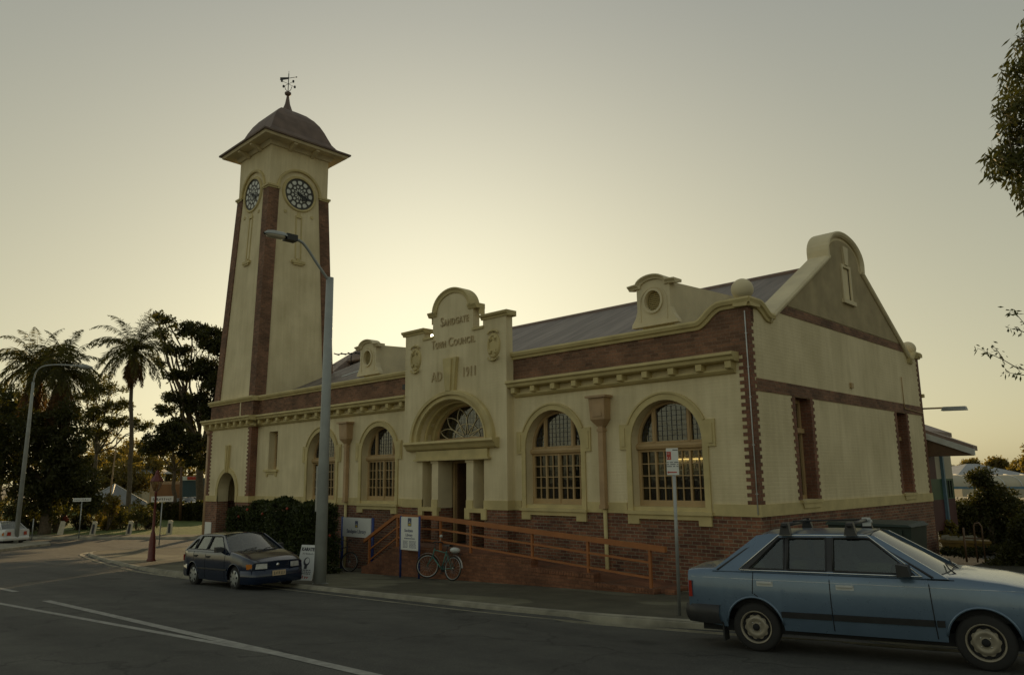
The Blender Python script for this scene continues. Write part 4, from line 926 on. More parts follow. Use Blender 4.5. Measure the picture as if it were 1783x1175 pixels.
# loose half brick at the foot of the ramp
b = MB().box(-1.75, -1.5, -1.35, -1.2, g(-1.6, -1.3)+.0, g(-1.6, -1.3)+.1); tag(b.build('loose_brick', M['rampbrick']), 'loose brick lying at the low end of the red brick ramp', 'brick')
# ================================================================== SIGNS
def lines(mb, x0, x1, z, n, h, m, y, step):
    for k in range(n):
        x = x0; zz = z-k*step
        while x < x1-.02:
            w_ = random.uniform(.03, .1); mb.box(x, min(x+w_, x1), y-.002, y, zz, zz+h, m); x += w_+.02
def emblem(mb, x, z, w, h, y):
    mb.box(x-w/2, x+w/2, y-.003, y, z, z+h, 0); mb.box(x-w*.34, x+w*.34, y-.005, y-.003, z+h*.08, z+h*.34, 1)
    mb.prism([(x-w*.3, z+h*.45), (x, z+h*.62), (x+w*.3, z+h*.45), (x+w*.3, z+h*.4), (x, z+h*.55), (x-w*.3, z+h*.4)], 'y', y-.006, y-.003, 2)
SX, SY = -10.72, -1.9
s1 = thing('opening_hours_sign', 'tall narrow white library sign on two blue posts in front of the brick ramp', 'sign', (SX+.43, SY, g(SX, SY)))
MB().box(SX+.03, SX+.86, SY-.02, SY+.02, -1.15, -.19).build('board', M['white'], s1)
for x in (SX, SX+.89): MB().tube([(x, SY, g(x, SY)-.05), (x, SY, -.16)], .032, 0, 12).build('post', M['blue'], s1)
d_ = MB(); emblem(d_, SX+.445, -.46, .17, .24, SY-.02); d_.build('emblem', [M['inkblue'], M['yellow'], M['white']], s1)
d_ = move(text('Sandgate', .115, .003, .002), SX+.2, SY-.023, -.62); d_ = join(d_, move(text('Library', .115, .003, .002), SX+.26, SY-.023, -.75))
lines(d_, SX+.2, SX+.7, -.83, 1, .03, 0, SY-.02, .05); lines(d_, SX+.14, SX+.36, -.9, 6, .016, 0, SY-.02, .036); lines(d_, SX+.44, SX+.76, -.9, 6, .016, 0, SY-.02, .036)
d_.build('lettering', M['inkblue'], s1)
SX, SY = -15.1, -1.1
s2 = thing('library_sign', 'wide white library name sign on two blue posts beside the steps, a bicycle before it', 'sign', (SX+.9, SY, g(SX, SY)))
MB().box(SX+.05, SX+1.72, SY-.025, SY+.02, -1.0, -.36).build('board', M['white'], s2)
for x in (SX, SX+1.8): MB().tube([(x, SY, g(x, SY)-.05), (x, SY, -.34)], .05, 0, 12).build('post', M['blue'], s2)
d_ = MB(); emblem(d_, SX+.88, -.68, .17, .22, SY-.025); d_.build('emblem', [M['inkblue'], M['yellow'], M['white']], s2)
move(text('Sandgate Library', .17, .003, .002), SX+.3, SY-.03, -.86).build('lettering', M['inkblue'], s2)
# sandwich board
AX_, AY_ = -11.5, -4.5
az = g(AX_, AY_)+.02
sb = thing('sandwich_board', 'white folding pavement sign with black and red lettering leaning beside the grey lamp post', 'sandwich board', (AX_, AY_, az))
rot = Matrix.Translation((AX_, AY_, az)) @ Matrix.Rotation(R(18), 4, 'Z')
ft = MB().box(-.31, .31, -.012, .012, 0, 1.0); tl_ = Matrix.Translation((0, -.28, 0)) @ Matrix.Rotation(R(-16), 4, 'X'); bl_ = Matrix.Translation((0, .28, 0)) @ Matrix.Rotation(R(16), 4, 'X')
xf(ft, rot @ tl_).build('front_panel', M['white'], sb); xf(MB().box(-.31, .31, -.012, .012, 0, 1.0), rot @ bl_).build('back_panel', M['white'], sb)
tx = join(move(text('KARATE', .125, .003, .006), -.27, -.017, .84), scribble(MB(), -.2, .2, .74, .045, -.0125))
tx.prism(arc(0, .54, .11, .12, 0, 360, 20)[:-1], 'y', -.015, -.0125, 0); tx.prism(arc(.02, .56, .075, .08, 0, 360, 16)[:-1], 'y', -.017, -.015, 1)
tx.box(-.05, .05, -.015, -.0125, .34, .46, 0); lines(tx, -.22, .22, .3, 3, .022, 0, -.0125, .05)
scribble(tx, -.18, .2, .08, .08, -.0125, 2, (.03, .07)); xf(tx, rot @ tl_).build('lettering', [M['ink'], M['white'], M['redink']], sb)
# parking sign
PXs, PYs = .86, -4.85
pz = g(PXs, PYs)
ps = thing('parking_sign', 'white and red parking restriction plate on thin grey steel pole at the kerb', 'parking sign', (PXs, PYs, pz))
MB().tube([(PXs, PYs, pz-.05), (PXs+.03, PYs, 1.4)], .03, 0, 10).build('pole', M['galv'], ps)
rm = Matrix.Translation((PXs+.03, PYs-.035, .95)) @ Matrix.Rotation(R(20), 4, 'Z')
xf(MB().box(-.105, .105, -.004, .004, 0, .46), rm).build('plate', M['white'], ps)
d_ = MB(); d_.box(-.098, -.02, -.006, -.0045, .26, .40, 1); scribble(d_, -.09, -.03, .35, .035, -.006, 2, (.012, .02)); scribble(d_, -.09, -.03, .28, .03, -.006, 2, (.012, .02))
lines(d_, -.1, .1, .21, 3, .012, 0, -.0045, .035); lines(d_, 0.01, .1, .42, 1, .015, 0, -.0045, .03); d_.prism([(-.07, .07), (-.1, .045), (-.07, .02), (-.07, .035), (.07, .035), (.07, .055), (-.07, .055)], 'y', -.0065, -.0045, 1)
xf(d_, rm).build('lettering', [M['ink'], M['redink'], M['white']], ps)
# ================================================================== LAMP POSTS
def arm_curve(P): return [tuple(p) for p in catmull(P, 6)]
LX, LY = -9.95, -5.12; lz = g(LX, LY)
lp = thing('street_lamp', 'tall grey street lamp with curved arm leaning over the road in front of the hedge', 'street lamp', (LX, LY, lz))
b = MB(); b.tube([(LX, LY, lz-.05), (LX, LY, 2.2), (LX, LY, 6.55)], [.17, .135, .105], 0, 16); b.lathe([(.24, 0), (.24, .03), (.19, .05)], (LX, LY, lz), 0, 16); b.build('pole', M['greypole'], lp)
b = MB(); b.tube(arm_curve([(LX, LY, 6.42), (LX, LY-.4, 6.85), (LX, LY-.78, 7.28), (LX, LY-1.0, 7.42), (LX, LY-1.4, 7.44)]), .04, 0, 10); arm = b.build('arm', M['greypole'], lp)
b = MB(); b.box(LX-.13, LX+.13, LY-1.44, LY-1.12, 7.35, 7.52); b.build('ballast_box', M['black'], arm)
b = MB(); b.grid([[(LX+.16*math.cos(a)*k, LY-1.43-.62*t, 7.42+.13*math.sin(a)*k-.02*t) for a in np.linspace(0, PI, 9)] for t, k in ((0, .85), (.15, 1), (.6, 1), (.85, .8), (1, .25))], 0, True); hd = b.build('lamp_head', M['greypole'], lp, fix=False)
M['lens'] = m_plain('lamp_lens', (.65, .6, .48), .15, .1, world=True)
b = MB(); b.grid([[(LX+.145*math.cos(a)*k, LY-1.45-.56*t, 7.415-.075*math.sin(a)*k-.02*t) for a in np.linspace(0, PI, 9)] for t, k in ((0, .5), (.15, 1), (.6, 1), (.85, .8), (1, .15))], 0, True); b.build('lens', M['lens'], hd, fix=False)
b = MB(); b.box(LX-.2, LX-.12, LY-.1, LY+.1, .1, 1.3); b.build('control_box', M['galv'], lp)
P = G(27, 945, .13); dep = float((P-CP) @ _f)
top = [depth_pt(x, y, dep) for x, y in ((29, 930), (48, 760), (58, 665))]; hook = [depth_pt(x, y, dep) for x, y in ((58, 665), (63, 648), (75, 638), (100, 635), (140, 637))]
l2 = thing('street_lamp', 'tall pale street lamp with hooked arm on the traffic island by the white car', 'street lamp', P)
t0 = np.array(P); ax = (top[2]-t0)/np.linalg.norm(top[2]-t0); upv = np.array([ax[0]*.3, ax[1]*.3, 1.0])
b = MB(); b.tube([t0, top[1], top[2]], [.15, .12, .08], 0, 14); b.build('pole', M['greypole'], l2)
b = MB(); b.tube(arm_curve(hook), .045, 0, 8); ar = b.build('arm', M['greypole'], l2)
e0, e1 = depth_pt(138, 637, dep), depth_pt(161, 640, dep); b = MB(); b.tube([e0, (e0+e1)/2, e1], [.09, .16, .06], 0, 10); b.build('lamp_head', M['greypole'], ar)
# red heritage lamp post
P = G(263, 978); ht_ = 3.72; dep = float((P-CP) @ _f)
rl_ = thing('heritage_lamp_post', 'dark red cast iron lamp post with lantern on the paved corner', 'lamp post', P)
b = MB(); b.lathe([(.19, -.05), (.19, .1), (.16, .16), (.135, .9), (.09, 1.2), (.06, 1.3), (.055, 2.0), (.045, 2.9), (.07, 2.94), (.05, 3.0)], P, 0, 14); b.build('column', M['redpost'], rl_)
M['lantern'] = m_glass('lantern_glass', (.75, .72, .6))
b = MB(); b.lathe([(.1, 3.0), (.24, 3.4), (.25, 3.42)], P, 0, 8, sm=False); lg = b.build('lantern', M['lantern'], rl_)
b = MB(); b.lathe([(.29, 3.4), (.29, 3.44), (.13, 3.66), (.1, 3.72), (.1, 3.78), (.03, 3.9)], P, 0, 8, sm=False)
for k in range(6): a = R(60*k); b.tube([(P[0]+.1*math.cos(a), P[1]+.1*math.sin(a), P[2]+3.0), (P[0]+.25*math.cos(a), P[1]+.25*math.sin(a), P[2]+3.42)], .012, 0, 5)
b.build('lantern_cap', M['redpost'], rl_)
# street name signs, sign stakes and bollards beyond the side street
def face_cam(P): return math.atan2(CP[1]-P[1], CP[0]-P[0])+PI/2
def name_sign(px, py, ztop, w, h, label):
    P = G(px, py, .1); s = thing('street_sign', label, 'street sign', P); H_ = ztop-P[2]
    MB().tube([P-np.array([0, 0, .05]), P+np.array([0, 0, H_])], .035, 0, 8).build('pole', M['galv'], s)
    rm = Matrix.Translation((P[0], P[1], ztop)) @ Matrix.Rotation(face_cam(P), 4, 'Z')
    xf(MB().box(-w/2, w/2, -.05, -.03, 0, h), rm).build('plate', M['white'], s)
    xf(scribble(MB(), -w*.42, w*.42, h*.3, h*.42, -.05, 0, (.05, .11)), rm).build('lettering', M['ink'], s)
name_sign(137, 936, -.42, 1.15, .25, 'white street name sign on grey pole near the leftmost bollards')
name_sign(277, 948, -.3, 1.25, .34, 'cream street name sign on grey pole right of the red lamp post')
P = G(55, 940); sg = MB(); sg.tube([P, P+np.array([0, 0, 1.5])], .035, 0, 8); tag(sg.build('marker_post', M['galv']), 'thin grey marker post standing right of the white car', 'post')
M['bolw'] = m_plain('white_bollard_paint', (.55, .5, .38), .7, .2)
bl = ['white bollard under the dark bushy tree, leftmost of the row', 'white bollard left of the pavilion, with black slot', 'white bollard below the pavilion roof, with black slot', 'white bollard on the lawn edge right of the red lamp post']
for k, (px, py) in enumerate(((104, 931), (160, 931.5), (223, 931), (294, 930))):
    P = G(px, py, .1); o = MB(); o.prism([(-.2, -.05), (.2, -.05), (.24, .95), (.12, 1.05), (-.1, 1.02)], 'y', -.2, .2, 0)
    rm = Matrix.Translation(P) @ Matrix.Rotation(face_cam(P), 4, 'Z') @ Matrix.Rotation(R(5 if k < 3 else 0), 4, 'Y')
    t = thing('bollard', bl[k], 'bollard', P, group='white bollards along the park edge'); xf(o, rm).build('post', M['bolw'], t)
    sl2 = MB().box(-.08, .08, -.215, -.2, .12, .82, 0)
    if k: xf(sl2, rm).build('slot', M['ink'], t)
# ================================================================== VEHICLES
def m_paint(name, c, metal=.35, rough=.28):
    m, t, b, o = nodes(name); p = obj_pos(t)
    lo = tuple(x*.86 for x in c); t.links.new(ramp(t, noise(t, p, 3, 5), lo, c, .3, .7), b.inputs['Base Color'])
    t.links.new(ramp(t, noise(t, p, 9, 6), (rough*.95,)*3, (rough*1.12,)*3, .3, .75), b.inputs['Roughness'])
    b.inputs['Metallic'].default_value = metal; b.inputs['Coat Weight'].default_value = .6; b.inputs['Coat Roughness'].default_value = .08
    return m
M['carblue'] = m_paint('light_blue_car_paint', (.125, .185, .262)); M['carnavy'] = m_paint('navy_car_paint', (.011, .02, .046), .2, .16); M['carwhite'] = m_paint('white_car_paint', (.62, .62, .60), 0, .35)
M['carglass'] = m_glass('car_glass', (.52, .58, .53), base=.09); M['screenglass'] = m_glass('dusty_windscreen_glass', (.5, .55, .5), base=.12, dust=.2); M['chrome'] = m_plain('chrome', (.8, .8, .78), .25, .1, metal=1.0, world=False)
M['plastic'] = m_plain('black_plastic', (.022, .022, .023), .5, .3, 5, world=False); M['seam'] = m_plain('panel_gap', (.008, .008, .009), .8)
M['lampred'] = m_plain('red_lamp_lens', (.34, .03, .015), .2, .2, 8, world=False); M['lampamber'] = m_plain('amber_lamp_lens', (.5, .16, .02), .2, world=False); M['lampclear'] = m_plain('clear_lamp_lens', (.5, .5, .48), .12, .3, 10, world=False)
M['seat'] = m_plain('seat_cloth', (.10, .115, .13), .9, .3, 6, world=False); M['rim'] = m_plain('steel_rim_paint', (.30, .265, .20), .4, .25, 7, metal=.3, world=False); M['hubcap'] = m_plain('silver_hubcap', (.42, .43, .42), .35, .2, 6, metal=.5, world=False)
M['plate'] = m_plain('number_plate', (.55, .42, .26), .5)
M['pinst'] = m_plain('pinstripe', (.52, .55, .55), .5); M['housing'] = m_plain('lamp_housing', (.05, .05, .05), .5)
def interp(P, x):
    for (a, b), (c, d) in zip(P[:-1], P[1:]):
        if x <= c: return b+(d-b)*max(0, (x-a))/(c-a)
    return P[-1][1]
def wheel(parent, x, y, side, r, kind):                       # side -1 = outer face towards -y
    t = MB(); w = .09
    t.lathe([(r*.66, -w*.95), (r*.9, -w), (r*.985, -w*.75), (r, -w*.4), (r, w*.4), (r*.985, w*.75), (r*.9, w), (r*.66, w*.95)], (x, y, r), 0, 36, 'y', True, False); t.lathe([(r*.67, 0.0), (r*.67, .02)], (x, y+side*-.05, r), 0, 24, 'y')
    wh = t.build('wheel', M['rubber'], parent); o = y+side*w; s = side
    m = MB()
    if kind == 'steel':
        m.lathe([(r*.66, s*.004), (r*.645, s*.006), (r*.60, s*-.004), (r*.585, s*-.04)], (x, o, r), 0, 36, 'y', True, False)
        m.lathe([(r*.59, s*-.04), (r*.40, s*-.045)], (x, o, r), 1, 36, 'y', True, False)
        m.prism([(x+r*(.50 if k % 4 < 2 else .455)*math.cos(R(9*k)), r+r*(.50 if k % 4 < 2 else .455)*math.sin(R(9*k))) for k in range(40)], 'y', o-s*.044, o-s*.02, 0)
        m.lathe([(r*.45, s*-.02), (r*.40, s*-.004), (r*.30, s*-.006), (r*.24, s*-.018), (r*.16, s*-.010), (r*.05, s*-.008)], (x, o, r), 0, 36, 'y', True, False)
        for k in range(10):
            a = R(36*k+18); cx, cz = x+r*.555*math.cos(a), r+r*.555*math.sin(a)
            m.prism([(cx+.026*math.cos(b)*math.cos(a)-.036*math.sin(b)*math.sin(a), cz+.026*math.cos(b)*math.sin(a)+.036*math.sin(b)*math.cos(a)) for b in np.linspace(0, 2*PI, 11)[:-1]], 'y', o-s*.034, o-s*.026, 1)
        m.lathe([(r*.15, s*-.012), (r*.14, s*.006), (r*.05, s*.01)], (x, o, r), 1, 14, 'y')
        for k in range(4): a = R(90*k+45); m.lathe([(.008, s*-.02), (.008, s*-.012)], (x+r*.22*math.cos(a), o, r+r*.22*math.sin(a)), 2, 6, 'y')
        m.build('rim', [M['rim'], M['seam'], M['chrome']], wh)
    else:
        m.lathe([(r*.70, s*-.008), (r*.68, s*.006), (r*.5, s*.012), (r*.2, s*.02), (r*.05, s*.02)], (x, o, r), 0, 36, 'y', True, False)
        for k in range(7):
            a = R(360/7*k+8); c_, s_ = math.cos(a), math.sin(a)
            P = lambda q, w_: (x+q*c_-w_*s_, r+q*s_+w_*c_)
            m.prism([P(r*.56, -.03), P(r*.67, -.022), P(r*.67, .022), P(r*.56, .03), P(r*.4, .008), P(r*.4, -.008)], 'y', o+s*.012, o+s*.0165, 1)
        m.build('rim', [M['hubcap'], M['seam']], wh)
    return wh
def car(name, label, sp, paint, group=None):
    root = thing(name, label, 'car', (0, 0, 0), 0, group)
    x0, x1 = sp['ends']; xr, xf_ = sp['axles']; rw = sp['rw']; ra = rw*1.2; W_ = sp['w']
    zt = lambda x: interp(sp['top'], x)
    plan = lambda x: interp(sp['plan'], x)
    def zb(x):
        z = interp(sp['bot'], x)
        for c in (xr, xf_):
            if abs(x-c) < ra: z = max(z, rw+.01+math.sqrt(max(0, ra*ra-(x-c)**2)))
        return z
    SEC = [(.0, .95), (.12, .975), (.30, 1.0), (.62, 1.0), (.80, .985), (.93, .965), (1.0, .93)]      # fraction of side height -> width factor
    def yside(x, z):
        b, t = interp(sp['bot'], x), zt(x); f = (z-b)/max(.05, t-b); return W_*plan(x)*interp(SEC, min(1, max(0, f)))
    X = sorted(set([round(float(v), 4) for v in np.linspace(x0, x1, 46)]+[round(c+ra*math.cos(a), 4) for c in (xr, xf_) for a in np.linspace(0, PI, 21)]))
    body = MB(); rows = []
    for x in X:
        b, t = zb(x), zt(x); r = []
        for f in (0, .1, .25, .45, .62, .76, .86, .93, .975, 1.0):
            z = b+(t-b)*f; r.append((x, yside(x, z), z))
        yt = yside(x, t); tt = r[-1][1]
        r += [(x, tt*.93, t+.012), (x, tt*.75, t+.02), (x, tt*.4, t+.028), (x, 0, t+.03)]
        rows.append(r)
    full = [[(p[0], -p[1], p[2]) for p in r]+[(p[0], p[1], p[2]) for p in r[::-1][1:]] for r in rows]
    body.grid(full, 0, True)
    for r in (full[0], full[-1]):                              # close tail and nose with bowed panels
        n = len(r)//2; e = -1 if r is full[0] else 1
        pan = [[(p[0]+e*.035*(1-(k/6-.5)**2*4)*(.4+.6*(i/n)), p[1]+(q[1]-p[1])*k/6, p[2]+(q[2]-p[2])*k/6) for k in range(7)] for i, (p, q) in enumerate(zip(r[:n+1], r[::-1][:n+1]))]
        body.grid(pan, 0, True)
    for c in (xr, xf_):                                        # rolled arch lips
        for s in (-1, 1):
            pts = [(c+ra*math.cos(a), s*(yside(c+ra*math.cos(a), rw+ra*math.sin(a))+.004), rw+.01+ra*math.sin(a)) for a in np.linspace(.12, PI-.12, 18)]
            body.tube(pts, .014, 0, 6)
    bo = body.build('body', paint, root)
    u = MB(); u.box(x0+.12, x1-.15, -W_*.72, W_*.72, .2, .62, 0); u.box(xr-.45, xr+.45, -W_*.9, W_*.9, .5, .75, 0); u.box(xf_-.45, xf_+.45, -W_*.9, W_*.9, .5, .72, 0); u.box(x0+.15, x1-.2, -W_*.86, W_*.86, .22, .36, 0)
    u.build('underbody', M['seam'], root)
    # greenhouse
    zb0, k = sp['belt'], sp['tumble']
    ym = lambda z: W_*sp['gw']-k*(z-zb0)
    for s in (-1, 1):
        f = flat([sp['house']]+sp['windows'], .035); f.v = [(x, s*(ym(z)-y), z) for x, y, z in f.v]; f.build('cabin_frame', sp.get('framemat', paint), root)
        for w in sp['windows']:
            gq = flat([[(x+(.012 if x < np.mean([p[0] for p in w]) else -.012)*-1, z+(.012 if z < np.mean([p[1] for p in w]) else -.012)*-1) for x, z in w]], .006); gq.v = [(x, s*(ym(z)-y-.016), z) for x, y, z in gq.v]; gq.build('side_window', M['carglass'], root)
            tr = MB(); L = [(x, s*(ym(z)+.003), z) for x, z in w]; tr.tube(L+[L[0]], .014, 0, 5); tr.build('window_trim', M['plastic'], root)
    (rx0, rx1), rz = sp['roof'], sp['roofz']
    ye = ym(rz)
    rf = MB(); rf.grid([[(rx0+(rx1-rx0)*i/12, ye*j, rz-.004+.03*(1-j*j)+sp['crown']*(1-(2*i/12-1)**2)) for j in np.linspace(-1, 1, 13)] for i in range(13)], 0, True); rf.build('roof', paint, root)
    def screen(xb, zb_, xt, zt_, bow, nm):
        mbb = MB(); rows = []
        for i in range(9):
            q = i/8; z = zb_+(zt_-zb_)*q; x = xb+(xt-xb)*q; yy = ym(z)-.02+.02*(1-q)
            rows.append([(x-bow*(j*j)*(1 if xb > xt else -1)*(1-.4*q), yy*j, z+(.028*(1-j*j))*(q)+.02*(1-j*j)*(1-q)) for j in np.linspace(-1, 1, 11)])
        mbb.grid(rows, 0, True); o = mbb.build(nm, M['screenglass'], root)
        t = MB(); t.tube(rows[0], .014, 0, 5); t.tube(rows[-1], .012, 0, 5); t.tube([r[0] for r in rows], .014, 0, 5); t.tube([r[-1] for r in rows], .014, 0, 5); t.build('seal', M['plastic'], o); return o
    ws = screen(*sp['ws'], 'windscreen'); screen(*sp['bl'], 'rear_window')
    wp = MB()
    for y in (-.45, .1):
        xb, zb_, xt, zt_, _ = sp['ws']; P = lambda q, y_: (xb+(xt-xb)*q+.02, y_, zb_+(zt_-zb_)*q+.03)
        wp.tube([P(-.04, y), P(.05, y+.12), P(.13, y+.45)], .009, 0, 5)
    wp.build('wiper', M['plastic'], ws)
    # seats and dashboard
    se = MB()
    for sx in sp['seats']:
        for y in (-.36, .36):
            se.hexa([(sx-.1, y-.22, .35), (sx+.42, y-.22, .35), (sx+.42, y+.22, .35), (sx-.1, y+.22, .35)], [(sx-.1, y-.22, .55), (sx+.42, y-.22, .6), (sx+.42, y+.22, .6), (sx-.1, y+.22, .55)])
            se.hexa([(sx-.05, y-.22, .52), (sx+.08, y-.22, .52), (sx+.08, y+.22, .52), (sx-.05, y+.22, .52)], [(sx-.26, y-.19, 1.08), (sx-.17, y-.19, 1.08), (sx-.17, y+.19, 1.08), (sx-.26, y+.19, 1.08)])
            se.box(sx-.29, sx-.2, y-.12, y+.12, 1.1, 1.24)
    se.build('seat', M['seat'], root)
    da = MB(); da.prism([(sp['ws'][0]-.1, .6), (sp['ws'][0]-.1, .94), (sp['ws'][0]-.4, .98), (sp['ws'][0]-.5, .8), (sp['ws'][0]-.42, .6)], 'y', -W_*.78, W_*.78); da.tube([(sp['ws'][0]-.62+.06*math.sin(a)*.5, -.36+.18*math.cos(a), .9+.17*math.sin(a)) for a in np.linspace(0, 2*PI, 17)], .014, 0, 6); da.build('dashboard', M['plastic'], root)
    # wheels
    for x in (xr, xf_):
        for s in (-1, 1): wheel(root, x, s*(W_-.125), s, rw, sp['rim'])
    # doors: gaps, handles, strips, mirrors
    for s in (-1, 1):
        gp = MB()
        for xa, za, xb, zb_ in sp['gaps']:
            pts = [(xa+(xb-xa)*q, s*(yside(xa+(xb-xa)*q, za+(zb_-za)*q)+.001), za+(zb_-za)*q) for q in np.linspace(0, 1, 9)]; gp.tube(pts, .0055, 0, 4)
        build_each(gp, 'door_gap', M['seam'], bo)
        def ribbon(xa, xb, zl, zh, pr, mat, nm):
            mbb = MB(); rows = []
            for x in np.linspace(xa, xb, 22):
                a_, b_ = zl(x), zh(x); rows.append([(x, s*(yside(x, a_)-.002), a_), (x, s*(yside(x, a_)+pr), a_+.004), (x, s*(yside(x, b_)+pr), b_-.004), (x, s*(yside(x, b_)-.002), b_)])
            mbb.grid(rows, 0, False); return mbb.build(nm, mat, root)
        for xa, xb in sp['rub']: ribbon(xa, xb, lambda x: sp['rubz'][0], lambda x: sp['rubz'][1], .014, M['plastic'], 'rub_strip')
        if 'pin' in sp: ribbon(x0+.05, x1-.1, lambda x: sp['pin'](x)-.005, lambda x: sp['pin'](x)+.005, .002, M['pinst'], 'pinstripe')
        for hx, hz in sp['handles']:
            y = s*(yside(hx, hz)); hb = MB(); ya, yb = sorted((y-s*.01, y+s*.028)); hb.box(hx-.09, hx+.09, ya, yb, hz+.005, hz+.03); hb.box(hx-.1, hx+.1, *sorted((y-s*.01, y+s*.004)), hz-.03, hz+.03); hb.build('door_handle', sp['hmat'], root)
        mx, mz = sp['mirror']; ys = s*(ym(mz)+.02); mm = MB(); mm.prism([(mx-.02, mz-.07), (mx+.12, mz-.06), (mx+.10, mz+.05), (mx-.02, mz+.07)], 'y', ys, ys+s*.21); mm.tube([(mx+.05, ys-s*.05, mz-.05), (mx+.05, ys+s*.03, mz-.03)], .03, 0, 6); mm.build('wing_mirror', M['plastic'], root)
    # bumpers
    for xa, sg, bz in ((x0, -1, sp['rbump']), (x1, 1, sp['fbump'])):
        bb = MB(); rows = []
        for q in np.linspace(-1, 1, 17):
            if abs(q) > .8: f = (abs(q)-.8)/.2; x = xa-sg*(.0+.42*f)+sg*.06*(1-f); y = math.copysign(W_*plan(xa-sg*.42*f)*1.0+.012, q)
            else: x = xa+sg*(.07-.02*(q/.8)**2); y = q/.8*(W_*plan(xa)+.012)
            rows.append([(x-sg*.03, y*.985, bz[0]), (x, y, bz[0]+.05), (x+sg*.015, y*1.002, (bz[0]+bz[1])/2), (x, y, bz[1]-.015), (x-sg*.06, y*.95, bz[1])])
        bb.grid(rows, 0, True); bb.build('bumper', sp['bmat'] or paint, root)
    for nm, mat, pts, ya, yb in sp['lamps']:
        for s in (-1, 1):
            q = MB()
            (xa, za), (xb, zb_) = pts; e = .018
            sg = 1 if xa > 1 else -1
            q.hexa([(xa, s*ya, za), (xa+sg*e*2.4, s*ya, za), (xb+sg*e, s*yb, za), (xb-sg*.03, s*yb, za)], [(xa, s*ya, zb_), (xa+sg*e*2, s*ya, zb_), (xb+sg*e*.6, s*yb, zb_), (xb-sg*.03, s*yb, zb_)]); q.build(nm, mat, root)
    if sp.get('plate'):
        px, pz_, sg = sp['plate']; q = MB().box(min(px, px+sg*.012), max(px, px+sg*.012), -.185, .185, pz_, pz_+.13); pl = q.build('number_plate', M['plate'], root)
        t = scribble(MB(), -.15, .15, 0, .07, 0, 0, (.025, .045)); t = xf(t, Matrix.Translation((px+sg*.0135, 0, pz_+.03)) @ Matrix.Rotation(R(90*sg), 4, 'Z')); t.build('lettering', M['ink'], pl)
    if sp.get('grille'):
        gx, gz0, gz1, gy = sp['grille']; q = MB(); q.box(gx, gx+.035, -gy, gy, gz0, gz1, 0)
        for z in np.arange(gz0+.02, gz1, .028): q.box(gx+.03, gx+.045, -gy, gy, z, z+.008, 1)
        q.lathe([(.045, 0), (.045, .02)], (gx+.035, 0, (gz0+gz1)/2), 2, 12, 'x'); q.build('grille', [M['seam'], M['plastic'], M['chrome']], root)
    return root
SED = dict(ends=(-.86, 3.28), axles=(0, 2.47), rw=.295, w=.815, belt=.975, tumble=.46, gw=.955, rim='steel',
    top=[(-.9, .945), (-.8, .965), (-.45, .985), (0, .975), (1.9, .955), (2.3, .945), (2.7, .895), (3.1, .82), (3.28, .755)],
    plan=[(-.9, .93), (-.7, .97), (-.3, 1), (2.4, 1), (2.9, .975), (3.28, .92)], bot=[(-.9, .42), (-.62, .31), (-.4, .28), (2.8, .27), (3.0, .3), (3.28, .38)],
    house=[(-.52, .965), (2.2, .945), (1.62, 1.30), (1.46, 1.395), (1.3, 1.418), (.2, 1.418), (.05, 1.395), (-.1, 1.28)],
    windows=[[(-.03, 1.0), (.40, 1.0), (.40, 1.368), (.33, 1.362)], [(.45, 1.0), (.90, .995), (.90, 1.372), (.45, 1.37)], [(.985, .995), (1.86, .985), (1.40, 1.365), (1.34, 1.372), (.985, 1.372)]],
    roof=(.12, 1.41), roofz=1.412, crown=.012, ws=(2.2, .955, 1.42, 1.405, .16), bl=(-.50, .975, .14, 1.404, .06), seats=(.35, 1.2),
    gaps=[(0.02, .98, -.0, .70), (.02, .70, .3, .47), (.93, .96, .935, .31), (1.99, .95, 2.02, .30), (2.0, .93, 2.25, .93)], handles=[(.16, .825), (1.10, .815)], hmat=M['ltgrey'],
    rub=[(.34, .925), (.945, 2.005), (2.03, 2.11)], rubz=(.43, .505), pin=lambda x: .872-.012*x, mirror=(1.72, 1.04), rbump=(.31, .55), fbump=(.3, .55), bmat=M['plastic'],
    lamps=[('tail_lamp', M['lampred'], ((-.93, .63), (-.83, .83)), .44, .79), ('headlamp', M['lampclear'], ((3.30, .56), (3.24, .70)), .4, .76)])
blue = car('parked_car', 'light blue four door sedan with roof rack bars parked at right by the kerb', SED, M['carblue'])
tr = MB()
for s in (-1,):
    L = [(-.16, .985), (.33, 1.40), (1.38, 1.40), (1.93, .965)]; tr.tube([(x, s*(.955*.815-.46*(z-.975)+.004), z) for x, z in L], .008, 0, 5)
    tr.tube([(x, s*.795, .983-.009*x) for x in np.linspace(-.14, 1.94, 6)], .007, 0, 5)
tr.build('cabin_trim', M['chrome'], blue)
pl_ = MB()
for s in (-1, 1):
    for q in ([(.905, .99), (.98, .99), (.98, 1.375), (.905, 1.375)], [(.402, .99), (.448, .99), (.448, 1.37), (.402, 1.37)], [(-.14, .985), (-.02, .985), (.36, 1.372), (.30, 1.385)]):
        f = flat([q], .006); f.v = [(x, s*(.955*.815-.46*(z-.975)+.004-y), z) for x, y, z in f.v]; pl_ = join(pl_, f)
build_each(pl_, 'pillar_cover', M['plastic'], blue)
rk = MB()
for x in (.43, 1.2):
    rk.tube([(x, -.70, 1.525), (x, .70, 1.525)], .026, 0, 8)
    for s in (-1, 1): rk.hexa([(x-.07, s*.66, 1.405), (x+.07, s*.66, 1.405), (x+.07, s*.56, 1.42), (x-.07, s*.56, 1.42)], [(x-.04, s*.64, 1.55), (x+.04, s*.64, 1.55), (x+.04, s*.54, 1.56), (x-.04, s*.54, 1.56)])
rk.tube([(.43, -.2, 1.555), (1.2, .1, 1.555)], .012, 0, 6); rk = rk.build('roof_rack', M['plastic'], blue)
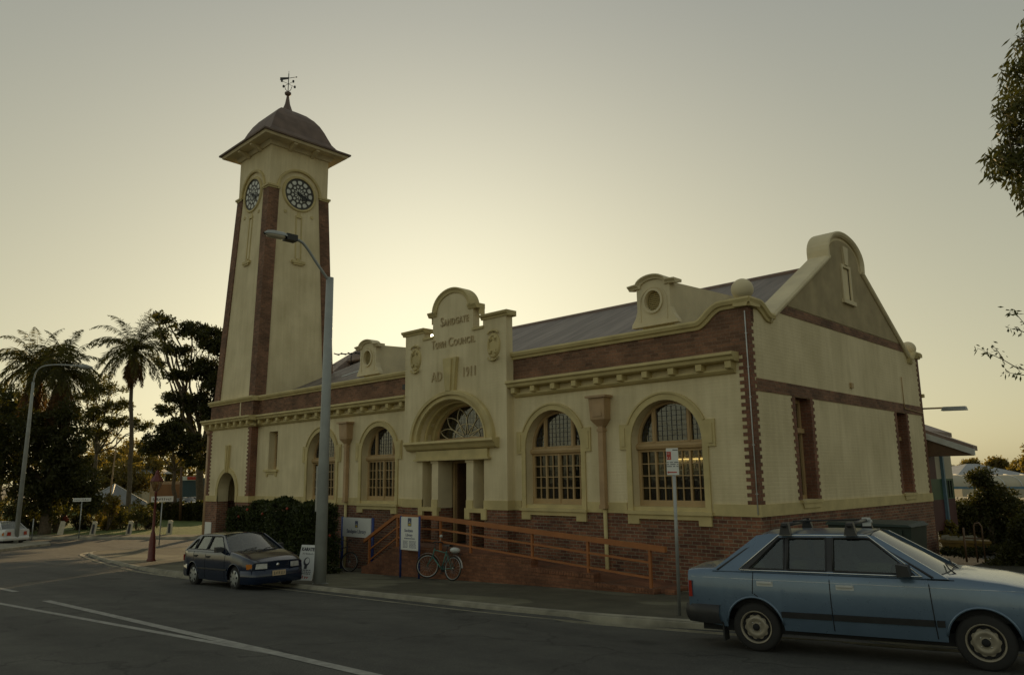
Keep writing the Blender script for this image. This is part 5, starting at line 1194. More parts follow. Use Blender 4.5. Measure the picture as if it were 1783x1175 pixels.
t_ = MB(); t_.box(1.16, 1.26, .5, .56, 1.45, 1.56); t_.box(1.12, 1.28, .5, .55, 1.5, 1.53); t_.build('bracket', M['ltgrey'], rk)
mf = MB()
for x in (-.42,): mf.box(x-.01, x+.01, -.78, -.6, .1, .45)
mf.build('mud_flap', M['plastic'], blue)
wv = Vector((-.18, .98)).normalized()
blue.location = (3.43-.1907*.72, -7.06+.98*.72, g(3.4, -7.05)); blue.rotation_euler = (0, -.026, math.atan2(.1907, .9817))
# dark hatchback
HAT = dict(ends=(-.78, 3.2), axles=(0, 2.43), rw=.29, w=.825, belt=.94, tumble=.48, gw=.95, rim='cap',
    top=[(-.8, .90), (-.7, .95), (-.4, .95), (1.9, .935), (2.2, .92), (2.6, .855), (3.0, .765), (3.2, .68)],
    plan=[(-.8, .88), (-.5, .97), (0, 1), (2.3, 1), (2.8, .965), (3.2, .86)], bot=[(-.8, .38), (-.5, .26), (0, .2), (2.7, .18), (2.9, .2), (3.2, .26)],
    house=[(-.62, .93), (2.15, .915), (1.6, 1.24), (1.40, 1.345), (1.2, 1.372), (.2, 1.372), (-.05, 1.35), (-.32, 1.2)],
    windows=[[(-.38, .985), (-.02, .985), (-.02, 1.25), (-.14, 1.22)], [(.04, .985), (.72, .98), (.72, 1.325), (.12, 1.325)], [(.79, .98), (1.80, .965), (1.34, 1.315), (1.26, 1.325), (.79, 1.325)]],
    roof=(.0, 1.36), roofz=1.366, crown=.02, ws=(2.16, .925, 1.36, 1.358, .2), bl=(-.62, .945, -.02, 1.355, .12), seats=(.25, 1.1),
    gaps=[(.0, .95, .02, .65), (.02, .65, .3, .42), (.76, .94, .76, .24), (1.9, .93, 1.92, .24)], handles=[(.16, .80), (.92, .79)], hmat=M['plastic'],
    rub=[(.34, 2.05)], rubz=(.47, .51), mirror=(1.66, 1.0), rbump=(.24, .58), fbump=(.16, .50), bmat=None,
    lamps=[('headlamp', M['lampclear'], ((3.255, .53), (3.16, .655)), .34, .70), ('indicator', M['lampamber'], ((3.15, .53), (3.0, .655)), .705, .755), ('tail_lamp', M['lampred'], ((-.85, .66), (-.77, .82)), .48, .75)],
    plate=(3.285, .34, 1), grille=(3.175, .555, .65, .32))
hb = car('parked_car', 'dark navy hatchback with silver hubcaps parked at the kerb before the hedge', HAT, M['carnavy'])
hb.scale = (.97, .97, .97)
hb.location = (-12.92, -7.15+.70, g(-13, -7.0)-.02); hb.rotation_euler = (0, -.034, R(.5))
# white sedan at the far left
P = G(14, 948); WS = dict(SED); WS['bmat'] = None; WS['rim'] = 'cap'; WS['lamps'] = [('tail_lamp', M['lampred'], ((-.89, .62), (-.80, .84)), .40, .78), ('indicator', M['lampamber'], ((-.80, .62), (-.70, .78)), .785, .80)]
wc = car('parked_car', 'white sedan with red tail lights at the left edge behind the street lamp', WS, M['carwhite'])
wc.location = tuple(P); wc.rotation_euler = (0, 0, R(196))
# ================================================================== BICYCLES
M['bikegreen'] = m_plain('teal_bicycle_paint', (.06, .17, .14), .4, .2, 8, world=False); M['bikedark'] = m_plain('dark_bicycle_paint', (.03, .03, .035), .4, .2, 8, world=False); M['steel'] = m_plain('bright_steel', (.5, .5, .48), .3, .2, 9, metal=.8, world=False)
def ring(mb, c, r, w, a=0.0, n=28):
    P = [(c[0]+r*math.cos(q)*math.cos(a), c[1]+r*math.cos(q)*math.sin(a), c[2]+r*math.sin(q)) for q in np.linspace(0, 2*PI, n+1)]; mb.tube(P, w, 0, 6, cap=False)
def bicycle(label, paint, steer, extras):
    root = thing('bicycle', label, 'bicycle', (0, 0, 0)); r = .335; xr, xf_ = 0.0, 1.03
    f = MB(); bb = (.44, 0, .29); st = (.30, 0, .80); hd0, hd1 = (.86, 0, .58), (.80, 0, .84)
    for a, b, w in ((bb, st, .017), (bb, (.855, 0, .61), .019), ((.325, 0, .74), (.805, 0, .80), .016), (hd0, hd1, .02), (bb, (0, .05, r), .012), (bb, (0, -.05, r), .012), ((.32, .02, .76), (0, .05, r), .010), ((.32, -.02, .76), (0, -.05, r), .010)): f.tube([a, b], w, 0, 8)
    f.build('frame', paint, root)
    def wheel_(c, a, nm):
        t = MB(); ring(t, c, r-.02, .02, a); w = t.build(nm, M['rubber'], root); s = MB(); ring(s, c, r-.045, .011, a)
        for k in range(18): q = 2*PI*k/18; s.tube([c, (c[0]+(r-.05)*math.cos(q)*math.cos(a), c[1]+(r-.05)*math.cos(q)*math.sin(a), c[2]+(r-.05)*math.sin(q))], .0022, 0, 3)
        s.ball(c, .03, 0, 8); s.build('rim', M['steel'], w)
    wheel_((0, 0, r), 0, 'wheel'); wheel_((xf_, 0, r), steer, 'wheel')
    fk = MB(); ca, sa = math.cos(steer), math.sin(steer)
    for s in (-.05, .05): fk.tube([(.855, 0, .60), (.87-s*sa, s*ca, .58), (1.0-s*sa, s*ca, .42), (xf_-s*sa, s*ca, r)], .012, 0, 6)
    fk.build('fork', paint, root)
    h = MB(); h.tube([(.80, 0, .84), (.79, 0, .97)], .014, 0, 6)
    B = lambda x, y, z: (.82+x*ca-y*sa, x*sa+y*ca, z)
    h.tube([B(-.2, -.30, 1.02), B(-.06, -.29, 1.03), B(.06, -.14, 1.0), B(.03, 0, .98), B(.06, .14, 1.0), B(-.06, .29, 1.03), B(-.2, .30, 1.02)], .012, 0, 6)
    for s in (-1, 1): h.tube([B(-.2, s*.3, 1.02), B(-.09, s*.292, 1.03)], .018, 0, 6)
    h.build('handlebar', M['bikedark'], root)
    s = MB(); s.tube([st, (.275, 0, .92)], .013, 0, 6); s.hexa([(.14, -.09, .92), (.14, .09, .92), (.42, .03, .93), (.42, -.03, .93)], [(.13, -.075, .97), (.13, .075, .97), (.41, .025, .965), (.41, -.025, .965)]); s.build('saddle', M['plastic'], root)
    c = MB(); c.lathe([(.09, -.006), (.09, .006)], (.44, -.06, .29), 0, 18, 'y'); c.tube([(.44, -.09, .29), (.56, -.1, .17)], .01, 0, 6); c.box(.52, .62, -.16, -.1, .155, .175); c.tube([(.44, .09, .29), (.32, .1, .41)], .01, 0, 6); c.tube([(.44, -.06, .375), (0, -.06, .37)], .006, 0, 4); c.tube([(.44, -.06, .205), (0, -.06, .3)], .006, 0, 4); c.build('crank', M['bikedark'], root)
    if extras:
        m = MB()
        for cx, a, a0, a1 in ((0, 0, 20, 175), (xf_, steer, 25, 165)):
            rows = [[(cx+(r+.025)*math.cos(R(q))*math.cos(a)-y*math.sin(a), (r+.025)*math.cos(R(q))*math.sin(a)+y*math.cos(a), r+(r+.025)*math.sin(R(q))+(.006 if y == 0 else 0)) for y in (-.03, 0, .03)] for q in np.linspace(a0, a1, 16)]; m.grid(rows, 0, True)
        m.build('mudguard', M['ltgrey'], root, fix=False)
        k = MB(); k.tube([(.2, -.06, .74), (-.22, -.06, .74), (0, -.06, .36)], .008, 0, 5); k.tube([(.2, .06, .74), (-.22, .06, .74), (0, .06, .36)], .008, 0, 5)
        for x in (-.2, -.08, .04, .16): k.tube([(x, -.06, .74), (x, .06, .74)], .006, 0, 5)
        k = k.build('carrier', M['bikedark'], root)
        k2 = MB(); k2.ball((-.03, 0, .83), .15, 0, 16, .55); k2.build('bag', M['ltgrey'], k)
        mm = MB(); mm.tube([B(-.1, -.29, 1.03), B(-.12, -.36, 1.16)], .006, 0, 4); mm.ball(B(-.12, -.36, 1.2), .05, 0, 10); mm.build('mirror', M['ltgrey'], root)
    return root
k1 = bicycle('teal bicycle with pale mudguards and carrier bag leaning on the brick ramp wall', M['bikegreen'], R(38), True)
k1.location = (-8.42, -1.86, g(-8.4, -1.86)); k1.rotation_euler = (R(7), 0, R(180+4))
k2 = bicycle('dark bicycle leaning against the wide library sign beside the hedge', M['bikedark'], R(20), False)
k2.location = (-15.35, -1.38, g(-15, -1.4)); k2.rotation_euler = (R(-6), 0, R(3))
# ================================================================== VEGETATION
RNG = np.random.default_rng(11)
def at_depth(px, dep):
    P = depth_pt(px, 843, dep); return np.array([P[0], P[1], g(P[0], P[1])])
def px3(px, py, dep): return depth_pt(px, py, dep)
def quads(name, V, mat, parent=None):              # V: (n, 4, 3)
    n = len(V); me = bpy.data.meshes.new(name); me.vertices.add(n*4); me.loops.add(n*4); me.polygons.add(n)
    me.vertices.foreach_set('co', np.asarray(V, np.float32).ravel()); me.loops.foreach_set('vertex_index', np.arange(n*4, dtype=np.int32))
    me.polygons.foreach_set('loop_start', np.arange(0, n*4, 4, dtype=np.int32)); me.materials.append(mat); me.update(calc_edges=True); me.validate()
    return link(name, me, parent)
def unit(n): v = RNG.normal(size=(n, 3)); return v/np.linalg.norm(v, axis=1)[:, None]
def leaves(C, n, rad, size, aspect=.5, droop=0.0, flatz=.75):   # n leaves round every centre in C
    C = np.asarray(C, float); k = len(C)*n
    c = np.repeat(C, n, 0)+unit(k)*(RNG.random((k, 1))**.45)*np.asarray(rad)*np.array([1, 1, flatz])
    a = unit(k); a[:, 2] = a[:, 2]*(1-droop)-droop*1.4; a /= np.linalg.norm(a, axis=1)[:, None]
    b = np.cross(a, unit(k)); b /= np.linalg.norm(b, axis=1)[:, None]; s = size*(.6+.8*RNG.random((k, 1)))
    return np.stack([c, c+a*s*.5+b*s*aspect*.5, c+a*s, c+a*s*.5-b*s*aspect*.5], 1)
def in_blob(c, r, n):
    return np.asarray(c)+unit(n)*(RNG.random((n, 1))**.36)*np.asarray(r)
def wob(a, b, n, amt):
    a, b = np.asarray(a, float), np.asarray(b, float); d = np.linalg.norm(b-a)
    return [tuple(a+(b-a)*t+RNG.normal(size=3)*amt*d*math.sin(PI*t)) for t in np.linspace(0, 1, n)]
def tree(name, label, base, fork, blobs, leafm, ncl, nleaf, crad, size, tr=.3, group=None, trunkm='trunk', cat='tree', aspect=.5, droop=0., limbs=14, flatz=.75):
    root = thing(name, label, cat, base, group=group)
    t = MB(); base = np.asarray(base, float); fork = np.asarray(fork, float)
    t.tube(wob(base-np.array([0, 0, .2]), fork, 7, .012), list(np.linspace(tr*1.25, tr*.7, 7)), 0, 9)
    V = []; w = np.array([np.prod(b[1])**.66 for b in blobs]); w = w/w.sum()
    for b, ww in zip(blobs, w):
        k = max(3, int(ncl*ww)); C = in_blob(b[0], b[1], k); V.append(leaves(C, nleaf, crad, size, aspect, droop, flatz))
        t.tube(wob(fork, b[0], 6, .04), list(np.linspace(tr*.5, tr*.14, 6)), 0, 6)
        for c in C[:max(2, int(limbs*ww))]: t.tube(wob(np.asarray(b[0])*.6+fork*.4, c, 5, .05), list(np.linspace(tr*.2, tr*.04, 5)), 0, 5)
    t.build('trunk', M[trunkm], root, fix=False)
    quads('crown', np.concatenate(V), leafm, root); return root
def blob(px, py, r, dep, ry=None, dz=1.0):          # a round lump of crown given by its place and size in view
    s = dep/CF; ry = ry or r; return (px3(px, py, dep), (r*s, r*s*dz, ry*s))
M['leafdark'] = m_leaf('dark_leaves', (.045, .052, .018), trans=.42); M['leafmid'] = m_leaf('mid_green_leaves', (.07, .076, .025), trans=.5); M['leafwarm'] = m_leaf('yellow_green_leaves', (.15, .135, .035), trans=.5)
M['leafpalm'] = m_leaf('palm_leaves', (.075, .08, .028), trans=.5); M['leafdead'] = m_leaf('dead_palm_leaves', (.13, .08, .035), trans=.3); M['leafgum'] = m_leaf('gum_leaves', (.085, .095, .035), trans=.35, scale=3); M['leafhedge'] = m_leaf('hedge_leaves', (.035, .05, .016), trans=.25, scale=3)
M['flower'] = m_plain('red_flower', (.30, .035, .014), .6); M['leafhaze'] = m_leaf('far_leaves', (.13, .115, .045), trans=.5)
# --- palms
def palm(label, px, py, dep, L, nf, dead, tilt=0, DL=.7):
    base = at_depth(px-5+tilt, dep); top = px3(px, py, dep); root = thing('palm_tree', label, 'palm tree', base, group='palms in the park')
    t = MB(); t.tube(wob(base-np.array([0, 0, .2]), top, 12, .006), list(np.linspace(.24, .15, 12)), 0, 10); t.tube([top-np.array([0, 0, 1.2]), top+np.array([0, 0, .25])], [.16, .12], 0, 8); t.build('trunk', M['palmtrunk'], root, fix=False)
    def fronds(n, el0, el1, Lm, sag, name, mat):
        V = []; rb = MB()
        for i in range(n):
            az = 2*PI*(i*.618+RNG.random()*.12); el = R(RNG.uniform(el0, el1)); ln = Lm*RNG.uniform(.8, 1.1); d = np.array([math.cos(az)*math.cos(el), math.sin(az)*math.cos(el), math.sin(el)]); P = [np.array(top)]
            N_ = 22
            for k in range(N_):
                d = d+np.array([0, 0, -sag/N_*(1.0+.9*k/N_)]); d /= np.linalg.norm(d); P.append(P[-1]+d*ln/N_)
            rb.tube(P[::3], list(np.linspace(.03, .006, len(P[::3]))), 0, 4)
            for k in range(3, N_):
                q = P[k]; tng = (P[k+1]-P[k-1]); tng /= np.linalg.norm(tng); sd = np.cross(tng, [0, 0, 1.]); sd /= max(1e-6, np.linalg.norm(sd)); up = np.cross(sd, tng)
                ll = .72*L/4.2*math.sin(PI*min(1, (k-1)/N_*.93+.12))**.7
                for s in (-1, 1):
                    for e in range(3):
                        q2 = q+tng*ln/N_*(e-1)*.33; dd = sd*s*RNG.uniform(.5, 1)+tng*RNG.uniform(.35, .75)+up*RNG.uniform(-.35, .4)-np.array([0, 0, RNG.uniform(.2, .8)]); dd /= np.linalg.norm(dd)
                        w = np.cross(dd, unit(1)[0]); w /= np.linalg.norm(w); w *= .034; l_ = ll*RNG.uniform(.8, 1.1); V.append([q2-w*.5, q2+dd*l_*.5+w-np.array([0, 0, .02]), q2+dd*l_-np.array([0, 0, .12*l_]), q2+dd*l_*.5-w-np.array([0, 0, .02])])
        o = quads(name, V, mat, root); rb.build('frond_stems', mat, o, fix=False)
    fronds(nf, 0, 86, L, 1.75, 'fronds', M['leafpalm'])
    if dead: fronds(dead, -86, -62, L*DL, .5, 'dead_fronds', M['leafdead'])
palm('tall slender palm with one clean trunk rising behind the pavilion', 233, 614, 72, 4.8, 38, 12)
palm('shaggy palm at the left, above the hooked street lamp arm', 64, 640, 64, 4.5, 42, 26, 6, 1.25)
palm('shaggy palm right beside the arm end of the hooked street lamp, brown dead fronds', 110, 648, 62, 4.1, 40, 30, 0, 1.35)
# --- large trees of the park
D = 88
tree('fig_tree', 'large dark spreading tree with open crown beside the clock tower', at_depth(352, D), px3(350, 790, D),
     [blob(*b) for b in ((335, 578, 30, D, 15), (368, 590, 32, D, 20), (400, 610, 36, D, 26), (308, 608, 22, D, 12), (345, 640, 34, D, 18), (385, 665, 40, D, 30), (312, 655, 20, D, 10), (340, 700, 34, D, 16), (380, 725, 40, D, 26), (284, 582, 14, D, 8), (272, 549, 12, D, 5), (292, 560, 14, D, 7), (278, 632, 9, D, 5), (300, 690, 20, D, 9), (288, 715, 17, D, 8), (318, 735, 22, D, 10), (420, 700, 40, D+2, 60))],
     M['leafdark'], 560, 62, .66, .36, .45, limbs=60)
D = 76
tree('fig_tree', 'second dark spreading tree, mostly hidden behind the clock tower', at_depth(462, D), px3(462, 800, D), [blob(*b) for b in ((440, 650, 50, D, 40), (490, 660, 50, D, 40), (460, 720, 60, D, 36), (520, 720, 40, D, 40), (425, 720, 36, D, 40))], M['leafdark'], 260, 55, .7, .36, .45, limbs=20)
D = 80
tree('park_tree', 'low flat crowned tree with two pale trunks left of the tower base', at_depth(306, D), px3(304, 820, D), [blob(*b) for b in ((300, 765, 46, D, 16), (270, 780, 26, D, 12), (330, 775, 34, D, 18), (300, 745, 30, D, 10), (345, 800, 26, D, 16))], M['leafdark'], 190, 60, .55, .3, .22, limbs=24)
D = 96
tree('park_tree', 'hazy layered tree seen through between the shaggy palms and the tall palm', at_depth(165, D), px3(168, 790, D), [blob(*b) for b in ((190, 678, 32, D, 9), (165, 660, 22, D, 8), (205, 705, 30, D, 8), (175, 715, 28, D, 8), (150, 690, 22, D, 10), (200, 735, 30, D, 9), (165, 755, 30, D, 12), (225, 735, 24, D, 8), (150, 725, 22, D, 12), (250, 740, 18, D, 8))], M['leafmid'], 230, 45, .6, .3, .26, limbs=40)
D = 60
tree('park_tree', 'dense dark tree filling the left edge below the shaggy palms', at_depth(85, D), px3(85, 840, D), [blob(*b) for b in ((60, 745, 46, D, 40), (118, 775, 36, D, 44), (95, 830, 50, D, 46), (30, 800, 50, D, 60), (140, 830, 28, D, 50), (150, 870, 24, D, 34), (60, 880, 50, D, 40), (-20, 770, 50, D, 80), (120, 720, 22, D, 22))], M['leafdark'], 620, 55, .6, .28, .4, limbs=30)
D = 76
tree('park_tree', 'tall dark tree at the far left edge behind the hooked lamp', at_depth(0, D), px3(5, 800, D), [blob(*b) for b in ((5, 700, 36, D, 30), (-25, 740, 40, D, 60), (35, 720, 26, D, 26))], M['leafdark'], 200, 50, .6, .3, .35)
# --- far tree line
for i, (x, y, r, ry, d) in enumerate(((140, 800, 34, 34, 135), (195, 790, 40, 34, 150), (245, 800, 34, 38, 128), (285, 815, 30, 34, 140), (215, 830, 40, 28, 118), (330, 800, 40, 40, 150), (120, 850, 34, 34, 110))):
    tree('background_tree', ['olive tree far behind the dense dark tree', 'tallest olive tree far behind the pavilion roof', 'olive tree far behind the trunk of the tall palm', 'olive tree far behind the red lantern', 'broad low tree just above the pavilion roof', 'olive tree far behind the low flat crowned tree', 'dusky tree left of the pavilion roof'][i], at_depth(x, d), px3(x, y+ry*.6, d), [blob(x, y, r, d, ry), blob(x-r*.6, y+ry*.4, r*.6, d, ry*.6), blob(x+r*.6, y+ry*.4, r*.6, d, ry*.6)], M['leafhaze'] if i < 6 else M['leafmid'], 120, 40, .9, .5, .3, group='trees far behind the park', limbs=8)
# --- shrubs along the park edge
def shrub(name, label, px, py, r, ry, d, mat, n=40, nl=50, size=.16, crad=.28, group=None, base=None):
    b = at_depth(px, d); root = thing(name, label, 'shrub', b, group=group); C = in_blob(px3(px, py, d), np.array([r, r, ry])*d/CF, n); C[:, 2] = np.maximum(C[:, 2], b[2]+.1)
    t = MB()
    for c in C[:9]: t.tube(wob(b, c, 4, .06), [.03, .025, .02, .01], 0, 5)
    t.build('stem', M['trunk'], root, fix=False); quads('foliage', leaves(C, nl, crad, size), mat, root); return root
for i, (x, y, r, ry, m) in enumerate(((60, 905, 26, 22, 'leafdark'), (108, 898, 20, 24, 'leafwarm'), (165, 896, 17, 26, 'leafwarm'), (192, 880, 14, 24, 'leafwarm'), (190, 912, 13, 14, 'leafwarm'), (215, 905, 18, 24, 'leafmid'), (243, 895, 20, 26, 'leafmid'), (262, 905, 14, 20, 'leafdark'), (140, 905, 16, 20, 'leafdark'), (20, 890, 26, 26, 'leafwarm'))):
    shrub('garden_shrub', ['dark shrub right of the white car', 'yellow green shrub with a red flower head left of the street name sign', 'yellow green leafy shrub in front of the pavilion left side', 'tall pale flowering shrub before the pavilion', 'low bright yellow shrub before the pavilion', 'green shrub under the tall palm trunk', 'rounded green shrub right of the tall palm trunk', 'small dark shrub left of the red lamp post', 'dark shrub between the street name sign and the leftmost bollards', 'olive shrub behind the white car'][i], x, y, r, ry, 63+i % 3, M[m], 46, 44, group='shrubs along the park edge')
f = MB(); c = px3(112, 902, 61); f.ball(c, .26, 0, 10); f.ball(c+np.array([.2, .1, -.1]), .18, 0, 10); tag(f.build('red_flower', M['flower']), 'round red flower head in the yellow green shrub', 'flower')
# --- clipped hedges at the back of the lawn
def hedge_box(name, label, P0, P1, depth, h, mat, dens, size, flowers=0, group=None):
    P0, P1 = np.array(P0, float), np.array(P1, float); d = P1-P0; L = np.hypot(d[0], d[1]); u = np.array([d[0], d[1], 0])/L; v = np.array([-u[1], u[0], 0])
    root = thing(name, label, 'hedge', (P0+P1)/2, group=group)
    n = int(dens*(L*h+L*depth+2*depth*h)); s, q, z = RNG.random(n)*L, RNG.random(n)*depth, RNG.random(n)*h; fsel = RNG.random(n)
    top = fsel < .28; fr = (fsel >= .28) & (fsel < .75); en = (fsel >= .75) & (fsel < .87); en2 = fsel >= .87
    z = np.where(top, h, z); q = np.where(fr, 0, q); s = np.where(en, L, np.where(en2, 0, s))
    bul = .12*np.sin(s*1.3+z*2)+.1*np.sin(s*3.7+q*3+1)+.05*np.sin(s*9+z*7)
    z = z+np.where(top, bul, 0)-np.where((z > h*.85), .25*np.maximum(0, .35-np.minimum(q, depth-q))*1.0, 0); q = q-np.where(fr, bul, 0); s = s+np.where(en, bul, 0)
    base = np.minimum(P0[2], P1[2])
    C = P0[None]*np.array([1, 1, 0])+u*s[:, None]+v*q[:, None]; C[:, 2] = P0[2]+(P1[2]-P0[2])*s/L+z
    quads('foliage', leaves(C, 8, .085, size, .55), mat, root)
    b = MB(); lo = [P0+u*.2+v*.2, P1-u*.2+v*.2, P1-u*.2+v*(depth-.2), P0+u*.2+v*(depth-.2)]; b.hexa(lo, [p+np.array([0, 0, h-.22]) for p in lo]); b.build('branches', M['soil'], root)
    if flowers:
        fb = MB()
        for i in range(flowers):
            k = RNG.integers(n); c = C[k]+np.array([0, -.1, .05]); fb.ball(c, .035+.02*RNG.random(), 0, 6)
        fb.build('flowers', M['flower'], root)
    return root
hx0, hx1, hy = -19.6, -13.85, -3.1
hedge_box('flowering_hedge', 'dense dark green hedge dotted with red flowers behind the navy hatchback', (hx0, hy, g(hx0, hy)), (hx1, hy, g(hx1, hy)), 1.0, 2.2, M['leafhedge'], 330, .085, 14)
a_, b_ = at_depth(262, 82), at_depth(372, 76)
hedge_box('clipped_hedge', 'long clipped hedge across the lawn below the distant parked cars', a_, b_, 1.2, 1.75, M['leafdark'], 60, .22)
# --- right hand side
D = 30
b = at_depth(1715, D)
tree('garden_tree', 'tall dark leafy bush standing right of the hall with pointed top', b, b+np.array([0, 0, 1.2]), [blob(*q) for q in ((1712, 838, 20, D, 24), (1727, 870, 36, D, 24), (1700, 895, 34, D, 26), (1690, 935, 36, D, 30), (1745, 930, 44, D, 40), (1715, 970, 60, D, 40), (1775, 955, 50, D, 56), (1672, 885, 16, D, 16), (1668, 935, 26, D, 36), (1665, 975, 30, D, 24), (1765, 900, 34, D, 34))], M['leafdark'], 620, 75, .3, .13, .12, limbs=50)
shrub('garden_shrub', 'yellow green shrub below the rear corner of the hall', 1650, 925, 12, 24, 27, M['leafwarm'], 30, 50, .1, .16)
shrub('garden_shrub', 'low dark shrub in front of the yellow skip', 1672, 985, 34, 16, 24, M['leafdark'], 40, 60, .09, .16)
shrub('garden_shrub', 'small dark shrub right of the pipe railing', 1722, 975, 22, 30, 24, M['leafdark'], 40, 60, .09, .16)
b = at_depth(1800, 22); tree('garden_tree', 'dark bush at the right edge beyond the bonnet of the blue sedan', b, b+np.array([0, 0, .6]), [blob(*q) for q in ((1790, 985, 50, 22, 40), (1740, 1000, 30, 22, 24), (1810, 930, 40, 22, 40))], M['leafdark'], 200, 70, .25, .11, .08, limbs=20)
for i, (x, y, r, ry, d) in enumerate(((1645, 818, 16, 16, 120), (1690, 812, 18, 16, 120), (1735, 806, 19, 14, 125), (1778, 815, 20, 18, 110), (1800, 800, 18, 40, 105))):
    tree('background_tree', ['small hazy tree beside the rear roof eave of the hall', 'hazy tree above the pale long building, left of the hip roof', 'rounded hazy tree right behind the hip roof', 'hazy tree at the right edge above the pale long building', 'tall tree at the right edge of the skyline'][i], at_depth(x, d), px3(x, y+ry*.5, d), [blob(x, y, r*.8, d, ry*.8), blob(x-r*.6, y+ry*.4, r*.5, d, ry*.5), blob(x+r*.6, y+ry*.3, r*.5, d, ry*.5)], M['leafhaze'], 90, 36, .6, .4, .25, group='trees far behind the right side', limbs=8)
# --- gum tree overhanging at the upper right
D = 13.0
gb = at_depth(1905, D); root = thing('gum_tree', 'gum tree reaching in from the right with drooping leaves against the sky', 'tree', gb)
t = MB(); tk = px3(1890, 420, D); t.tube(wob(gb-np.array([0, 0, .2]), tk, 8, .01), list(np.linspace(.28, .17, 8)), 0, 10); t.tube(wob(tk, px3(1850, -150, D), 7, .02), list(np.linspace(.17, .05, 7)), 0, 8)
cl = [(1783, 52), (1772, 75), (1765, 105), (1783, 120), (1752, 128), (1770, 150), (1745, 165), (1760, 182), (1783, 175), (1738, 190), (1752, 205), (1775, 210), (1743, 222), (1765, 240), (1783, 245), (1748, 258), (1735, 262), (1770, 270), (1724, 275), (1752, 290), (1772, 300), (1740, 283), (1760, 318), (1780, 325), (1800, 100), (1810, 180), (1805, 260), (1815, 320), (1722, 290), (1790, 20), (1820, 40), (1775, 340)]
C = []
for x, y in cl:
    c = px3(x+15, y, D+RNG.uniform(-.5, .5)); C.append(c)
for hub in ((1830, 130), (1820, 230), (1830, 40)):
    h = px3(*hub, D); t.tube(wob(px3(1865, hub[1]+60, D), h, 5, .05), [.06, .05, .045, .04, .03], 0, 6)
    for c in C:
        if abs(((c-h) @ _u)) < 1.05: t.tube(wob(h, c, 5, .08), [.025, .02, .014, .009, .004], 0, 4)
tw = [[(1800, 648), (1770, 640), (1748, 627), (1722, 615), (1702, 606)], [(1800, 655), (1775, 652), (1750, 648)], [(1800, 575), (1783, 563), (1768, 545), (1755, 540)], [(1748, 627), (1738, 612), (1730, 603)], [(1800, 585), (1775, 575), (1760, 572)]]
TC = []
for q in tw:
    P_ = [px3(x, y, D) for x, y in q]; t.tube([px3(1890, q[0][1]+40, D)]+P_ if q[0][0] == 1800 else P_, [.012]*(1 if q[0][0] == 1800 else 0)+list(np.linspace(.011, .003, len(P_))), 0, 4); TC += P_[1:]
t.build('trunk', M['trunk'], root, fix=False)
quads('crown', np.concatenate([leaves(C, 115, .25, .15, .26, .55, 1.15), leaves(TC, 9, .09, .10, .3, .3, 1)]), M['leafgum'], root)
# ================================================================== BACKGROUND BUILDINGS AND SMALL THINGS
M['paleroof'] = m_plain('pale_grey_roof', (.30, .31, .32), .55, .15, 1.0); M['shopbrick'] = m_plain('orange_shop_wall', (.26, .12, .05), .8, .2, .8); M['teal'] = m_plain('dark_teal_wall', (.03, .06, .07), .6); M['palewall'] = m_plain('pale_wall', (.42, .38, .28), .8, .15, .6)
M['maroon'] = m_plain('maroon_panel', (.06, .012, .013), .6, .2, 1.5); M['greenpanel'] = m_plain('green_panel', (.03, .075, .03), .5, .3, 2); M['steelblue'] = m_plain('blue_grey_paint', (.10, .18, .24), .5)
# pavilion in the park
c = at_depth(200, 74); s = 74/CF; apex = px3(203, 843, 74); ez = px3(200, 877, 74)[2]; rr_ = 62*s*.86
pv = thing('park_pavilion', 'small park pavilion with grey pyramid roof among the shrubs', 'pavilion', c)
ang = R(20); cor = [(c[0]+rr_*math.cos(ang+R(45+90*k)), c[1]+rr_*math.sin(ang+R(45+90*k))) for k in range(4)]
m = MB(); m.add([(x, y, ez) for x, y in cor]+[(x, y, ez-.12) for x, y in cor]+[(c[0], c[1], apex[2])], [(0, 1, 8), (1, 2, 8), (2, 3, 8), (3, 0, 8), (0, 4, 5, 1), (1, 5, 6, 2), (2, 6, 7, 3), (3, 7, 4, 0), (7, 6, 5, 4)]); rf = m.build('roof', M['paleroof'], pv)
m = MB()
for x, y in cor: m.tube([(x, y, ez+.03), (c[0], c[1], apex[2]+.03)], .06, 0, 5)
m.build('hip_capping', M['ltgrey'], rf)
for x, y in cor: q = (c[0]+(x-c[0])*.86, c[1]+(y-c[1])*.86); MB().box(q[0]-.1, q[0]+.1, q[1]-.1, q[1]+.1, c[2]-.1, ez-.1).build('post', M['wood'], pv)
m = MB(); m.prism([(c[0]+(x-c[0])*.5, c[1]+(y-c[1])*.5) for x, y in cor], 'z', c[2]-.1, ez-.15); m.build('wall', M['shopbrick'], pv)
# flag pole / light pole beside the pavilion
P = at_depth(191, 70); T_ = px3(204, 762, 70); tag(MB().tube([P, T_], [.09, .05], 0, 8).build('light_pole', M['tanpipe']), 'slender tan pole standing in front of the pavilion roof', 'pole')
P = at_depth(318, 78); T_ = px3(316, 812, 78); tag(MB().tube([P, T_], [.16, .13], 0, 8).build('timber_pole', M['wood']), 'brown timber pole before the dark teal shop wall', 'pole')
